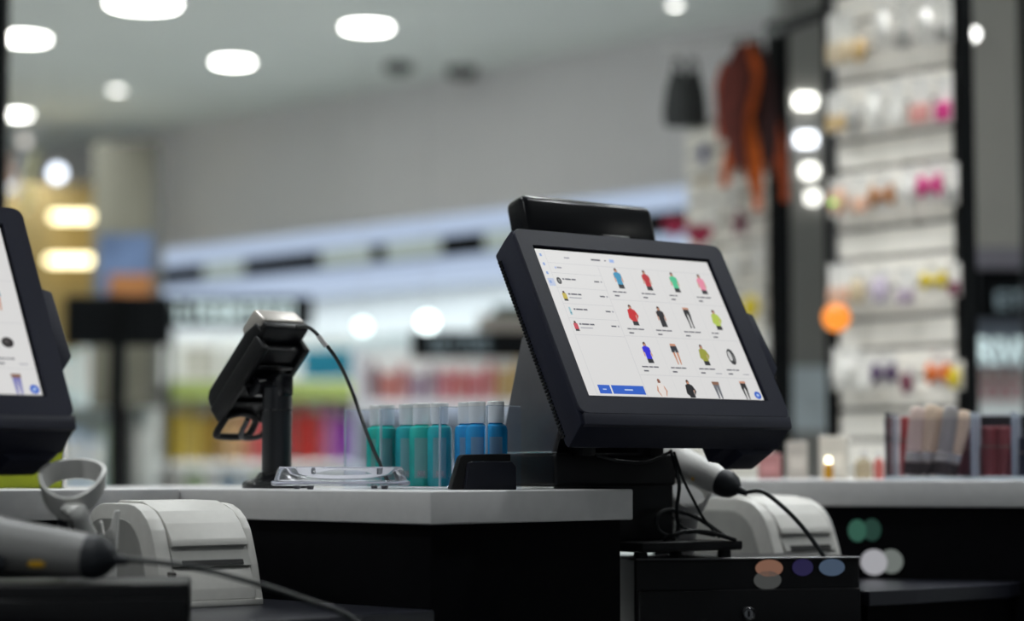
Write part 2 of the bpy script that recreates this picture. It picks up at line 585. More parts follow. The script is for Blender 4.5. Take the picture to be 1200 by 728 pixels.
zlo_r = ZC - 0.235
cash_drawer('black cash drawer with round lock under the right touchscreen', (0.167, 2.864), R(13), 0.322, 0.155, zlo_r, (0.155, 0.043))
bm = nb()
MD = Matrix.Translation((0.167, 2.864, 0)) @ Matrix.Rotation(R(13), 4, 'Z')
add_box(bm, (0.0, 0.02, 0.0), (0.322, 0.15, zlo_r), 0.002, 1, MD)
tag(obj('drawer_plinth', bm, BLACK_LAM), 'black plinth beneath the right cash drawer', 'cabinet')
cash_drawer('black cash drawer at the lower left, under the grey scanner', (-0.3375, 2.25), R(8), 0.46, 0.17, BAY, None, False)

# ================================================================== TOUCHSCREEN TILLS
SCR = emat('screen_white', (0.97, 0.96, 0.95), 0.69)
UIC = {}


def uim(col):
    k = 'pixel_%02x%02x%02x' % tuple(int(c * 255) for c in col)
    # colours given as display values
    lin = [((c + 0.055) / 1.055) ** 2.4 if c > 0.04 else c / 12.92 for c in col]
    return emat(k, lin, 0.85)


SKIN, HAIR = (0.80, 0.56, 0.44), (0.30, 0.18, 0.12)
DKP = (0.13, 0.13, 0.15)


def fig_polys(kind, c):
    """flat polygons (points, colour) of one product photo, in metres around the cell's centre"""
    k = 0.001
    P = []

    def q(pts, col):
        P.append(([(x * k, y * k) for x, y in pts], col))
    if kind in ('top', 'dress', 'jacket'):
        q([(-2.2, 11), (-2.6, 15), (-1.2, 17.5), (1.4, 17.3), (2.6, 15), (2.2, 11)], HAIR)
        q([(-1.5, 10), (-1.7, 14.5), (1.7, 14.5), (1.5, 10)], SKIN)
        q([(-6.5, 8), (-7.2, -5), (-5.4, -5), (-4.6, 6)], SKIN)
        q([(6.5, 8), (7.2, -5), (5.4, -5), (4.6, 6)], SKIN)
        q([(-2, 11), (-6.2, 8.8), (-6.4, 2), (-4.6, 1), (-4.8, -9), (4.8, -9), (4.6, 1), (6.4, 2), (6.2, 8.8), (2, 11)], c)
        q([(-4.8, -9), (-5, -15.5), (5, -15.5), (4.8, -9)], DKP)
        if kind == 'jacket':
            q([(-6.2, 8.5), (-8.6, -4), (-5, -8), (-4.4, 4)], c)
            q([(6.2, 8.5), (9.6, 0), (5, -7), (5.6, -2), (7, 0.5), (4.4, 4)], c)
    elif kind == 'pants':
        q([(-5, 15), (-5.4, 5), (-1.2, 4.6), (0, 9), (1.2, 4.6), (5.4, 5), (5, 15)], c)
        q([(-5, 5), (-3.4, -9), (-1.6, -9), (-1.2, 5)], c)
        q([(1.2, 5), (1.6, -9), (3.4, -9), (5, 5)], c)
        q([(-3.4, -9), (-4.2, -15), (-1.4, -15), (-1.6, -9)], DKP)
        q([(1.6, -9), (1.4, -15), (4.2, -15), (3.4, -9)], DKP)
        q([(-5.4, 15), (-5.4, 18), (5.4, 18), (5.4, 15)], SKIN)
    elif kind == 'shorts':
        q([(-5.5, 13), (-6, 3), (-0.6, 3), (0, 7), (0.6, 3), (6, 3), (5.5, 13)], c)
        q([(-5, 3), (-3.4, -16), (-1.6, -16), (-1.2, 3)], SKIN)
        q([(1.2, 3), (1.6, -16), (3.4, -16), (5, 3)], SKIN)
        q([(-5.2, 13), (-5.0, 16.5), (5.0, 16.5), (5.2, 13)], SKIN)
    elif kind == 'jeans':
        q([(-6, 16), (-4, -12), (-1.6, -12), (0, 9), (1.6, -12), (4, -12), (6, 16)], c)
        q([(-6.4, 16), (-6, 11), (6, 11), (6.4, 16)], (0.55, 0.40, 0.32))
    elif kind == 'strap':
        o_ = [(7 * math.cos(a), 13 * math.sin(a)) for a in [R(z) for z in range(0, 360, 30)]]
        q(o_, DKP)
        q([(x * 0.45 - 2.0, y * 0.62 + 1) for x, y in o_], (0.82, 0.82, 0.82))
        q([(x * 0.22 + 3.5, y * 0.5 - 2) for x, y in o_], (0.45, 0.45, 0.45))
    elif kind == 'shirt_white':
        q([(-2.2, 11), (-2.6, 15), (-1.2, 17.5), (1.4, 17.3), (2.6, 15), (2.2, 11)], (0.55, 0.35, 0.28))
        q([(-5.5, 8), (-8.8, -1), (-4, -11), (-3.4, -9), (-6.6, -1), (-4.4, 5)], SKIN)
        q([(5.5, 8), (8.8, -1), (4, -11), (3.4, -9), (6.6, -1), (4.4, 5)], SKIN)
        q([(-2, 11), (-5.5, 8), (-4, -10), (4, -10), (5.5, 8), (2, 11)], c)
        q([(-4, -10), (-4.6, -15), (4.6, -15), (4, -10)], (0.75, 0.5, 0.4))
    elif kind == 'ball':
        o_ = [(8 * math.cos(a), 7 * math.sin(a)) for a in [R(z) for z in range(0, 360, 30)]]
        q(o_, c)
        q([(x * 0.4 - 1, y * 0.4 + 1) for x, y in o_], (0.32, 0.30, 0.30))
    elif kind == 'mini':
        q([(-2, 4), (-1.4, 7.5), (1.4, 7.5), (2, 4)], HAIR)
        q([(-3.4, 4), (-3.6, -5), (3.6, -5), (3.4, 4)], c)
        q([(-3, -5), (-3.4, -8), (3.4, -8), (3, -5)], DKP)
    elif kind == 'mini_ball':
        o_ = [(4 * math.cos(a), 5.5 * math.sin(a)) for a in [R(z) for z in range(0, 360, 30)]]
        q(o_, c)
        q([(x * 0.4, y * 0.5) for x, y in o_], (0.5, 0.5, 0.5))
    elif kind == 'mini_thin':
        q([(-1.4, 6), (-1.8, -6), (1.8, -6), (1.4, 6)], c)
        q([(-1.2, -2), (-1.2, -4), (1.2, -4), (1.2, -2)], (0.3, 0.5, 0.6))
    return P


GRID_X = (-0.0255, 0.0245, 0.0745, 0.1245)
GRID_Y = (0.0730, 0.0145, -0.044, -0.1010)
PICS_R = [[('top', (0.20, 0.58, 0.74)), ('top', (0.74, 0.10, 0.14)), ('top', (0.30, 0.78, 0.58)), ('top', (0.93, 0.56, 0.66))],
          [('jacket', (0.80, 0.08, 0.12)), ('top', (0.10, 0.09, 0.12)), ('pants', (0.09, 0.09, 0.11)), ('jacket', (0.72, 0.80, 0.32))],
          [('top', (0.14, 0.10, 0.86)), ('shorts', (0.13, 0.15, 0.20)), ('jacket', (0.62, 0.63, 0.22)), ('strap', DKP)],
          [('shirt_white', (0.93, 0.90, 0.88)), ('jacket', (0.09, 0.09, 0.11)), ('jeans', (0.42, 0.43, 0.46)), ('pants', (0.10, 0.09, 0.10))]]
PICS_L = [[('top', (0.6, 0.2, 0.5)), ('top', (0.3, 0.5, 0.3)), ('top', (0.8, 0.6, 0.2)), ('top', (0.2, 0.2, 0.3))],
          [('top', (0.2, 0.4, 0.7)), ('pants', (0.2, 0.2, 0.25)), ('top', (0.75, 0.75, 0.3)), ('shorts', (0.16, 0.50, 0.58))],
          [('top', (0.7, 0.2, 0.2)), ('top', (0.2, 0.3, 0.5)), ('jacket', (0.4, 0.4, 0.4)), ('ball', (0.16, 0.14, 0.14))],
          [('top', (0.2, 0.5, 0.4)), ('shorts', (0.3, 0.3, 0.5)), ('pants', (0.2, 0.2, 0.2)), ('jeans', (0.50, 0.50, 0.74))]]


def till(label, X, Y, Z, yaw, tilt, base_z, pics, stand_full=True):
    t = thing('touchscreen_till', label, 'till', (X, Y, base_z), yaw, 'touchscreen tills')
    zc = Z - base_z
    U = Vector((0, math.sin(tilt), math.cos(tilt)))
    N = Vector((0, -math.cos(tilt), math.sin(tilt)))
    T = Matrix(((1, U.x, N.x, 0), (0, U.y, N.y, 0), (0, U.z, N.z, zc), (0, 0, 0, 1)))    # (right, up, out) of the screen
    # housing: section (up, out) extruded sideways
    SIDE = T @ Matrix(((0, 0, 1, 0), (1, 0, 0, 0), (0, 1, 0, 0), (0, 0, 0, 1)))           # prism x->up, y->out, z->right
    bm = nb()
    sec = [(0.141, -0.004), (0.138, -0.023), (0.131, -0.050), (-0.160, -0.047), (-0.165, -0.043), (-0.152, -0.006), (-0.139, -0.004)]
    add_prism(bm, sec, -0.1795, 0.1865, SIDE, 0.0025, 2)
    obj('housing', bm, NAVY, t)
    # bezel frame with the screen opening
    bm = nb()
    xo0, xo1, yo0, yo1 = -0.180, 0.187, -0.140, 0.1415
    xi0, xi1, yi0, yi1 = -0.1565, 0.1565, -0.1145, 0.1165

    def rr(x0, x1, y0, y1, r, n=5):
        o_ = []
        for cx, cy, a0 in ((x1 - r, y1 - r, 0), (x0 + r, y1 - r, 90), (x0 + r, y0 + r, 180), (x1 - r, y0 + r, 270)):
            for k in range(n + 1):
                a = R(a0 + 90 * k / n)
                o_.append((cx + r * math.cos(a), cy + r * math.sin(a)))
        return o_
    oo, ii = rr(xo0, xo1, yo0, yo1, 0.012), rr(xi0, xi1, yi0, yi1, 0.0015)
    rings = []
    for loop, z in ((oo, -0.006), (oo, -0.001), ([(x * 0.994, y * 0.994) for x, y in oo], 0.0005), (ii, 0.0005), (ii, -0.0035)):
        rings.append([bm.verts.new(T @ Vector((x, y, z))) for x, y in loop])
    for a, b in zip(rings, rings[1:]):
        for k in range(len(oo)):
            bm.faces.new((a[k], a[(k + 1) % len(oo)], b[(k + 1) % len(oo)], b[k]))
    bmesh.ops.recalc_face_normals(bm, faces=bm.faces[:])
    obj('bezel', bm, NAVY, t)
    # chin lip below the bezel
    bm = nb()
    add_prism(bm, [(-0.1385, 0.0003), (-0.1385, -0.006), (-0.154, -0.010), (-0.1535, -0.004)], -0.174, 0.1865, SIDE, 0.001, 2)
    obj('chin', bm, mat('navy_lip', (0.028, 0.029, 0.046), 0.4, var=0.05), t)
    # vent ribs along the left side
    bm = nb()
    for k in range(52):
        u0 = 0.118 - k * 0.0052
        add_box(bm, (-0.1815, u0 - 0.0026, -0.047), (-0.179, u0, -0.041), 0, 1, T)
    v = obj('vent_ribs', bm, BLACK_PL, t)
    v['kind'] = 'stuff'
    # screen and its picture
    bm = nb()
    add_box(bm, (-0.156, -0.114, -0.004), (0.156, 0.116, -0.003), 0, 1, T)
    fr = obj('screen_border', bm, mat('screen_black_border', (0.004, 0.004, 0.005), 0.15), t)
    bm = nb()
    add_box(bm, (-0.1525, -0.1115, -0.0030), (0.1525, 0.1125, -0.0026), 0, 1, T)
    sc = obj('screen', bm, SCR, t)
    tag(sc, 'lit white shop screen with rows of clothing pictures')

    def flat(name, polys, z0=-0.0024, label=None):
        cols, bm2 = [], nb()
        for i, (pts_, c) in enumerate(polys):
            if c not in cols:
                cols.append(c)
            add_poly(bm2, pts_, z0 + i * 0.00004, cols.index(c), T)
        o = obj(name, bm2, [uim(c) for c in cols], sc, False)
        if name in ('panel_lines', 'menu_icons', 'basket_entry'):
            o['kind'] = 'stuff'
        if label:
            o['label'] = label
        return o

    def rect(x0, x1, y0, y1, c):
        return ([(x0, y0), (x1, y0), (x1, y1), (x0, y1)], c)
    LINE, TXT, TXT2 = (0.80, 0.80, 0.81), (0.36, 0.36, 0.40), (0.62, 0.62, 0.66)
    rnd = random.Random(3)
    # panel lines
    ln = [rect(-0.0545, -0.0539, -0.1112, 0.092, LINE), rect(-0.139, 0.152, 0.0915, 0.0921, LINE), rect(-0.1388, -0.1383, -0.111, 0.112, LINE)]
    ln += [rect(-0.138, -0.0545, y, y + 0.0006, LINE) for y in (0.0755, 0.0525, 0.0275, 0.005, -0.0205)]
    ln += [rect(-0.0535, 0.152, y, y + 0.0006, LINE) for y in (0.0385, -0.0185, -0.0785)]
    ln += [rect(x, x + 0.0005, -0.111, 0.092, (0.85, 0.85, 0.855)) for x in (-0.0005, 0.0495, 0.0995)]
    flat('panel_lines', ln, -0.00255)
    # left edge icons and heading marks
    ic = [rect(-0.150, -0.1395, 0.0545, 0.0665, (0.76, 0.80, 0.90))] + [rect(-0.148, -0.1445, y, y + 0.0045, (0.55, 0.66, 0.86)) for y in (0.101, 0.0865, 0.0725, 0.0585)]
    ic += [rect(-0.108, -0.099, 0.100, 0.1022, TXT2), rect(-0.062, -0.046, 0.100, 0.1026, TXT), rect(-0.039, -0.036, 0.1005, 0.1022, TXT), rect(-0.030, -0.022, 0.099, 0.104, (0.62, 0.72, 0.92)),
           rect(-0.130, -0.1285, 0.0825, 0.0855, (0.35, 0.55, 0.9)), rect(-0.127, -0.119, 0.083, 0.0855, TXT2)]
    flat('menu_icons', ic)
    for y, knd, c in ((0.0635, 'mini_ball', (0.20, 0.20, 0.22)), (0.040, 'mini', (0.78, 0.70, 0.25)), (0.0165, 'mini_thin', (0.62, 0.78, 0.82)), (-0.0065, 'mini', (0.80, 0.28, 0.34))):
        e = [([(px_ - 0.131, py_ + y) for px_, py_ in pts_], cc) for pts_, cc in fig_polys(knd, c)]
        x = -0.1245
        for wd in (0.004, 0.010, 0.008):
            wd *= rnd.uniform(0.7, 1.2)
            e.append(rect(x, x + wd, y + 0.0018, y + 0.0042, TXT))
            x += wd + 0.0012
        if knd == 'mini':
            e.append(rect(-0.1245, -0.104, y - 0.0034, y - 0.002, TXT2))
        e.append(rect(-0.071, -0.0625, y + 0.001, y + 0.0032, TXT))
        e.append(rect(-0.060, -0.0575, y + 0.0008, y + 0.0034, TXT2))
        flat('basket_entry', e)
    for yi in range(4):
        for xi in range(4):
            knd, c = pics[yi][xi]
            gx, gy = GRID_X[xi], GRID_Y[yi]
            e = [([(gx + px_, max(gy + py_, -0.1113)) for px_, py_ in pts_], cc) for pts_, cc in fig_polys(knd, c) if gy + max(p_[1] for p_ in pts_) > -0.111]
            if yi < 3:
                x = gx - 0.019
                for wd in [rnd.uniform(0.004, 0.011) for _ in range(rnd.choice((2, 3, 3)))]:
                    e.append(rect(x, x + wd, gy - 0.0225, gy - 0.0205, TXT))
                    x += wd + 0.0011
                e.append(rect(gx - 0.0185, gx - 0.0105, gy - 0.0290, gy - 0.0268, TXT))
                if xi > 1 and yi == 2:
                    e.append(rect(gx + 0.008, gx + 0.019, gy - 0.0288, gy - 0.0275, TXT2))
            flat('product_picture', e)
    BLUE = (0.14, 0.37, 0.80)
    flat('button', [rect(-0.133, -0.113, -0.1085, -0.0955, BLUE), rect(-0.126, -0.120, -0.1028, -0.1012, (0.75, 0.82, 0.95))], label='small blue button')
    flat('button', [rect(-0.1105, -0.0560, -0.1085, -0.0955, BLUE), rect(-0.090, -0.076, -0.1030, -0.1010, (0.75, 0.82, 0.95))], label='wide blue button')
    circ = [(0.1440 + 0.0060 * math.cos(R(a)), -0.1045 + 0.0060 * math.sin(R(a))) for a in range(0, 360, 20)]
    flat('round_button', [(circ, BLUE), ([(0.1440, -0.1075), (0.1468, -0.1045), (0.1440, -0.1015), (0.1412, -0.1045)], (0.72, 0.82, 0.96))], -0.0022, 'round blue button')
    # card reader on the right edge
    bm = nb()
    prof = [(0.036, 0.180), (0.029, 0.202), (-0.058, 0.206), (-0.078, 0.189), (-0.080, 0.150), (0.036, 0.150)]
    MR_ = T @ Matrix(((0, 1, 0, 0), (1, 0, 0, 0), (0, 0, 1, 0), (0, 0, 0, 1)))
    add_prism(bm, prof, -0.034, -0.0035, MR_, 0.0025, 2)
    rd = obj('card_reader', bm, NAVY, t)
    bm = nb()
    add_box(bm, (0.196, -0.050, -0.0215), (0.2068, 0.018, -0.0185), 0, 1, T)
    obj('swipe_slot', bm, BLACK_GLOSS, rd)
    # connector housing underneath, right
    bm = nb()
    add_prism(bm, [(0.090, -0.12), (0.190, -0.12), (0.188, -0.160), (0.168, -0.172), (0.118, -0.1725), (0.110, -0.163), (0.092, -0.161)], -0.085, -0.044, T, 0.002, 2)
    obj('rear_housing', bm, NAVY, t)
    # customer display on top, behind
    bm = nb()
    CD = T @ Matrix.Translation((0.010, 0.171, -0.060)) @ Matrix.Rotation(R(14), 4, 'X')
    add_box(bm, (-0.124, -0.012, -0.024), (0.110, 0.060, 0.018), 0.011, 4, CD)
    cd = obj('customer_display', bm, mat('satin_black_display', (0.003, 0.003, 0.005), 0.22, var=0.05, spec=0.2), t)
    bm = nb()
    for q0, q1 in ((0.010, 0.024), (0.046, 0.060)):
        add_box(bm, (q0, 0.135, -0.052), (q1, 0.170, -0.034), 0.002, 2, T)
    add_box(bm, (0.010, 0.164, -0.046), (0.060, 0.172, -0.034), 0.002, 2, T)
    obj('display_bracket', bm, BLACK_PL, cd)
    # stand
    YZ = Matrix(((0, 0, 1, 0), (1, 0, 0, 0), (0, 1, 0, 0), (0, 0, 0, 1)))    # prism x->back, y->up, z->right
    ht = ZC + 0.024 - base_z
    if stand_full:
        bm = nb()
        add_box(bm, (-0.105, 0.075, CT + 0.003 - base_z), (0.11, 0.20, ht), 0.006, 3)
        obj('base_housing', bm, BLACK_PL, t)
        bm = nb()
        add_prism(bm, [(0.078, 0.02), (0.195, 0.02), (0.195, CT + 0.01 - base_z), (0.078, CT + 0.01 - base_z)], -0.015, 0.108, YZ, 0.006, 3)
        obj('pedestal', bm, BLACK_PL, t)
        bm = nb()
        add_box(bm, (-0.01, 0.01, 0.0105), (0.172, 0.20, 0.0235), 0.003, 2)
        obj('base_plate', bm, BLACK_PL, t)
        for fx, fy in ((0.155, 0.03), (0.155, 0.13), (0.03, 0.06)):
            bm = nb()
            add_lathe(bm, [(0.010, 0.0), (0.009, 0.0105)], 14, Matrix.Translation((fx, fy, 0)))
            obj('rubber_foot', bm, RUBBER, t)
        bm = nb()
        add_box(bm, (-0.106, 0.080, ht - 0.0005), (-0.098, 0.196, ht + 0.0015), 0.0005, 1)
        obj('base_trim', bm, STEEL, t)
    else:
        bm = nb()
        add_box(bm, (-0.105, 0.05, 0.0), (0.11, 0.20, ht), 0.006, 3)
        obj('base_housing', bm, BLACK_PL, t)
    bm = nb()
    add_prism(bm, [(0.200, ht - 0.002), (0.150, ht + 0.155), (0.075, ht + 0.185), (0.045, ht + 0.09), (0.085, ht - 0.002)], -0.103, -0.094, YZ, 0.002, 2)
    obj('stand_leg', bm, GREY_ST, t)
    bm = nb()
    add_prism(bm, [(0.200, ht - 0.002), (0.150, ht + 0.155), (0.075, ht + 0.185), (0.045, ht + 0.09), (0.085, ht - 0.002)], 0.080, 0.089, YZ, 0.002, 2)
    obj('stand_leg', bm, GREY_ST, t)
    bm = nb()
    add_prism(bm, [(0.197, ht), (0.149, ht + 0.152), (0.143, ht + 0.150), (0.191, ht)], -0.094, 0.080, YZ)
    obj('stand_back', bm, GREY_ST, t)
    bm = nb()
    add_tube(bm, [(-0.10, 0.058, ht + 0.035), (0.09, 0.058, ht + 0.035)], 0.014, 16)
    add_box(bm, (-0.075, 0.055, ht - 0.005), (-0.05, 0.085, ht + 0.04), 0.004, 2)
    add_box(bm, (0.045, 0.055, ht - 0.005), (0.07, 0.085, ht + 0.04), 0.004, 2)
    obj('hinge', bm, BLACK_PL, t)
    return t


till('touchscreen till at the centre right, turned right, with customer display on top', 0.1857, 2.8187, ZC + 0.1931, R(37.54), R(29.74), DT, PICS_R)
till('touchscreen till cut by the left edge of the picture', -0.677, 2.35, ZC + 0.186, R(43), R(27.3), DT, PICS_L, False)

# loose cables under the right till
for i, (pts_, r_, lab) in enumerate((
        ([(786, 528, 2.90), (792, 548, 2.88), (796, 570, 2.88), (793, 600, 2.9), (800, 618, 2.92), (838, 628, 2.93)], 0.0026, 'thick black cable hanging behind the till'),
        ([(790, 530, 2.89), (800, 560, 2.87), (812, 585, 2.88), (826, 610, 2.9), (843, 630, 2.92)], 0.002, 'thin black cable hanging in front of the right scanner'),
        ([(700, 534, 2.82), (730, 541, 2.80), (760, 541, 2.82), (785, 530, 2.86)], 0.0022, 'short black cable drooping under the screen'),
        ([(790, 632, 2.92), (772, 622, 2.90), (770, 606, 2.90), (785, 598, 2.92), (815, 606, 2.95), (850, 629, 2.93)], 0.0034, 'looped black cable coiled on the base plate'),
        ([(778, 632, 2.9), (800, 624, 2.89), (830, 624, 2.9), (862, 633, 2.92)], 0.003, 'black cable lying along the base plate'))):
    bm = nb()
    add_tube(bm, [at(*p) for p in pts_], r_, 8, 6)
    tag(obj('power_cable', bm, CABLE if i in (0, 1) else RUBBER), lab, 'cable', 'cables under the right till')

# black plastic wedge box on the worktop, left of the stand
p = at(566, 571, 2.74)
t = thing('connector_box', 'black chamfered plastic box standing on the worktop before the till stand', 'box', (p.x, p.y, CT), R(10))
bm = nb()
XZ = Matrix(((1, 0, 0, 0), (0, 0, -1, 0), (0, 1, 0, 0), (0, 0, 0, 1)))
add_prism(bm, [(-0.026, 0), (0.040, 0), (0.040, 0.029), (0.0345, 0.036), (-0.0165, 0.036), (-0.021, 0.034)], 0.0, 0.02, XZ, 0.0012, 2)
obj('front_cover', bm, mat('navy_box', (0.006, 0.007, 0.013), 0.4, spec=0.2), t)
bm = nb()
add_prism(bm, [(-0.042, 0), (0.036, 0), (0.036, 0.046), (-0.026, 0.045), (-0.030, 0.041)], -0.03, 0.002, XZ, 0.002, 2)
obj('rear_body', bm, BLACK_PL, t)

# ================================================================== CARD TERMINAL
p = at(324, 571, 2.95)
t = thing('card_terminal', 'black card payment terminal with silver top, tilted on a pole stand', 'card terminal', (p.x, p.y, CT), R(45))
# local x = A (right), y = B (far left), z = up
tt = R(44)
dn = Vector((0, math.cos(tt), -math.sin(tt)))
nn = Vector((0, math.sin(tt), math.cos(tt)))
cz, cy = 0.159, 0.033
TM = Matrix(((1, dn.x, nn.x, 0), (0, dn.y, nn.y, cy), (0, dn.z, nn.z, cz), (0, 0, 0, 1)))   # x=width, y=down the device, z=out of its face
SEC = TM @ Matrix(((0, 0, 1, 0), (1, 0, 0, 0), (0, 1, 0, 0), (0, 0, 0, 1)))                  # prism x->down, y->out, z->width
bm = nb()
add_prism(bm, [(-0.072, 0.006), (-0.072, 0.026), (-0.045, 0.034), (0.066, 0.034), (0.077, 0.028), (0.081, 0.016), (0.077, 0.006)], -0.040, 0.040, SEC, 0.004, 3)
obj('body', bm, BLACK_PL, t)
bm = nb()
add_prism(bm, [(-0.086, 0.016), (-0.080, 0.046), (-0.040, 0.046), (-0.036, 0.030), (-0.050, 0.016)], -0.037, 0.037, SEC, 0.005, 3)
obj('printer_cover', bm, SILVER, t)
bm = nb()
add_prism(bm, [(-0.084, 0.004), (-0.084, 0.017), (-0.045, 0.020), (-0.030, 0.004)], -0.038, 0.038, SEC, 0.004, 3)
obj('rear_collar', bm, BLACK_PL, t)
bm = nb()
add_box(bm, (-0.034, -0.055, -0.010), (0.034, 0.072, 0.004), 0.003, 2, TM)
for sx in (-1, 1):
    add_box(bm, (sx * 0.036 - 0.006, -0.062, -0.016), (sx * 0.036 + 0.006, 0.082, 0.012), 0.004, 3, TM)
for k in range(3):
    add_box(bm, (-0.030, -0.03 + k * 0.035, -0.016), (0.030, -0.022 + k * 0.035, -0.008), 0.002, 2, TM)
obj('bracket', bm, BLACK_PL, t)
bm = nb()
loop = [(-0.030, 0.070, -0.014), (-0.034, 0.097, -0.018), (-0.026, 0.106, -0.018), (0.016, 0.106, -0.018), (0.025, 0.097, -0.018), (0.022, 0.074, -0.014), (-0.004, 0.066, -0.012), (-0.030, 0.070, -0.014)]
add_tube(bm, [TM @ Vector(q) for q in loop], 0.0052, 8, 4)
obj('pull_loop', bm, BLACK_PL, t)
bm = nb()
loop = [(0.020, 0.020, -0.020), (0.026, 0.060, -0.030), (0.030, 0.088, -0.034), (-0.004, 0.090, -0.034), (-0.008, 0.060, -0.030)]
add_tube(bm, [TM @ Vector(q) for q in loop], 0.0040, 8, 4)
obj('latch_arm', bm, mat('charcoal_plastic', (0.03, 0.031, 0.034), 0.4), t)
bm = nb()
add_tube(bm, [(-0.026, cy - 0.012, cz - 0.018), (0.026, cy - 0.012, cz - 0.018)], 0.015, 18)
add_tube(bm, [(0, 0, 0.118), (0, 0.0, 0.135), (0, cy - 0.012, cz - 0.012)], [0.020, 0.017, 0.014], 16)
add_box(bm, (-0.012, -0.022, 0.126), (0.012, 0.004, 0.158), 0.004, 2)
obj('swivel_head', bm, BLACK_GLOSS, t)
bm = nb()
add_lathe(bm, [(0.0, 0.010), (0.0205, 0.010), (0.0205, 0.138), (0.018, 0.141), (0, 0.141)], 28)
obj('pole', bm, mat('satin_black_metal', (0.008, 0.009, 0.012), 0.35), t)
bm = nb()
add_lathe(bm, [(0.0209, 0.106), (0.0212, 0.1065), (0.0212, 0.108), (0.0209, 0.1085)], 28)
obj('pole_ring', bm, BLACK_GLOSS, t)
bm = nb()
add_lathe(bm, [(0.0, 0.0), (0.047, 0.0), (0.0475, 0.005), (0.045, 0.009), (0.030, 0.014), (0.0235, 0.022), (0.0, 0.024)], 36)
obj('base', bm, BLACK_GLOSS, t)
# its cable, in world space relative to the stand
Mi = (Matrix.Translation((p.x, p.y, CT)) @ Matrix.Rotation(R(45), 4, 'Z')).inverted()
cp = [at(348, 383, 2.90), at(362, 384, 2.88), at(378, 399, 2.87), at(397, 425, 2.88), at(414, 462, 2.92), at(427, 500, 2.90), at(438, 528, 2.885), at(447, 547, 2.875), at(455, 566, 2.87)]
bm = nb()
add_tube(bm, [Mi @ q for q in cp], 0.0026, 8, 6)
cb = obj('cable', bm, CABLE, t)
bm = nb()
add_tube(bm, [Mi @ at(373, 393.5, 2.868), Mi @ at(382.5, 406, 2.868)], 0.0036, 10)
obj('silver_sleeve', bm, mat('pale_sleeve', (0.55, 0.54, 0.54), 0.3), cb)

# ================================================================== COIN TRAY
p = at(399, 573, 2.815)
t = thing('coin_tray', 'clear acrylic coin tray with a dished top on the white worktop', 'coin tray', (p.x, p.y, CT), R(20))
bm = nb()
add_lathe(bm, [(0.0, 0.0045), (0.086, 0.0045), (0.0895, 0.006), (0.0895, 0.0105), (0.0855, 0.012), (0.0815, 0.0265), (0.0795, 0.0285), (0.0765, 0.0280), (0.066, 0.020), (0.045, 0.0130), (0.02, 0.0105), (0.0, 0.010)], 48, None, 1.0, 0.8, 2.8)
obj('dish', bm, ACR_T, t)
bm = nb()
for k in range(40):
    a = 2 * math.pi * k / 40
    add_box(bm, (-0.001, -0.0005, 0), (0.001, 0.0012, 0.014), 0, 1, Matrix.Translation((0.0845 * math.cos(a), 0.0845 * 0.8 * math.sin(a), 0.012)) @ Matrix.Rotation(a + R(90), 4, 'Z') @ Matrix.Rotation(R(-14), 4, 'X'))
bm.free()
bm = nb()
add_tube(bm, [(0.0805 * math.cos(2 * math.pi * k / 40) * (1 + 0.0), 0.0644 * math.sin(2 * math.pi * k / 40), 0.0283) for k in range(41)], 0.0012, 6)
obj('rim', bm, clear('acrylic_rim', (0.9, 0.9, 0.95), 1.0, 0.35, (0.85, 0.85, 0.9)), t)
bm = nb()
add_tube(bm, [(0.0890 * math.cos(2 * math.pi * k / 40), 0.0712 * math.sin(2 * math.pi * k / 40), 0.0085) for k in range(41)], 0.0016, 6)
obj('lower_rim', bm, MATS['acrylic_rim'], t)
for fx, fy in ((0.05, -0.035), (-0.05, -0.035), (0.055, 0.03), (-0.05, 0.035)):
    bm = nb()
    add_lathe(bm, [(0.004, 0.0), (0.005, 0.005)], 12, Matrix.Translation((fx, fy, 0)))
    obj('foot', bm, mat('tray_foot', (0.05, 0.05, 0.06), 0.4), t)

# ================================================================== BOTTLE ORGANISER
oc = C0 + A * 0.222 + B * 0.0
n0 = C0 + A * 0.222


def b_at(px):
    k = (px - 600) / F
    return (n0.x - k * n0.y) / (k * B.y - B.x)


OB = Matrix(((A.x, B.x, 0, n0.x), (A.y, B.y, 0, n0.y), (0, 0, 1, 0), (0, 0, 0, 1)))
y_r, y_l = b_at(591), b_at(424)
t = thing('acrylic_organiser', 'clear acrylic organiser holding teal and blue bottles on the worktop', 'organiser', (n0.x, n0.y, CT), R(45))
H = 0.108
for nm, lo, hi in (('base_sheet', (-0.032, y_r, 0.0), (0.032, y_l, 0.003)), ('front_sheet', (-0.032, y_r, 0.003), (-0.0295, y_l, H)), ('back_sheet', (0.0295, y_r, 0.003), (0.032, y_l, H))):
    boxobj(nm, lo, hi, ACR, t, 0.0004, 1)
EDGE = clear('acrylic_edge', (0.85, 0.9, 0.95), 1.0, 0.35, (0.8, 0.85, 0.9))
divs = [y_l, b_at(466), b_at(535), y_r + 0.0022]
for y in divs:
    dv_ = boxobj('divider', (-0.0295, y - 0.0022, 0.003), (0.0295, y, H), ACR, t, 0.0004, 1)
    boxobj('polished_edge', (-0.0325, y - 0.0024, 0.003), (-0.0296, y + 0.0002, H), EDGE, dv_, 0.0003, 1)
    boxobj('polished_edge', (-0.0295, y - 0.0024, H), (0.0295, y + 0.0002, H + 0.001), EDGE, dv_)


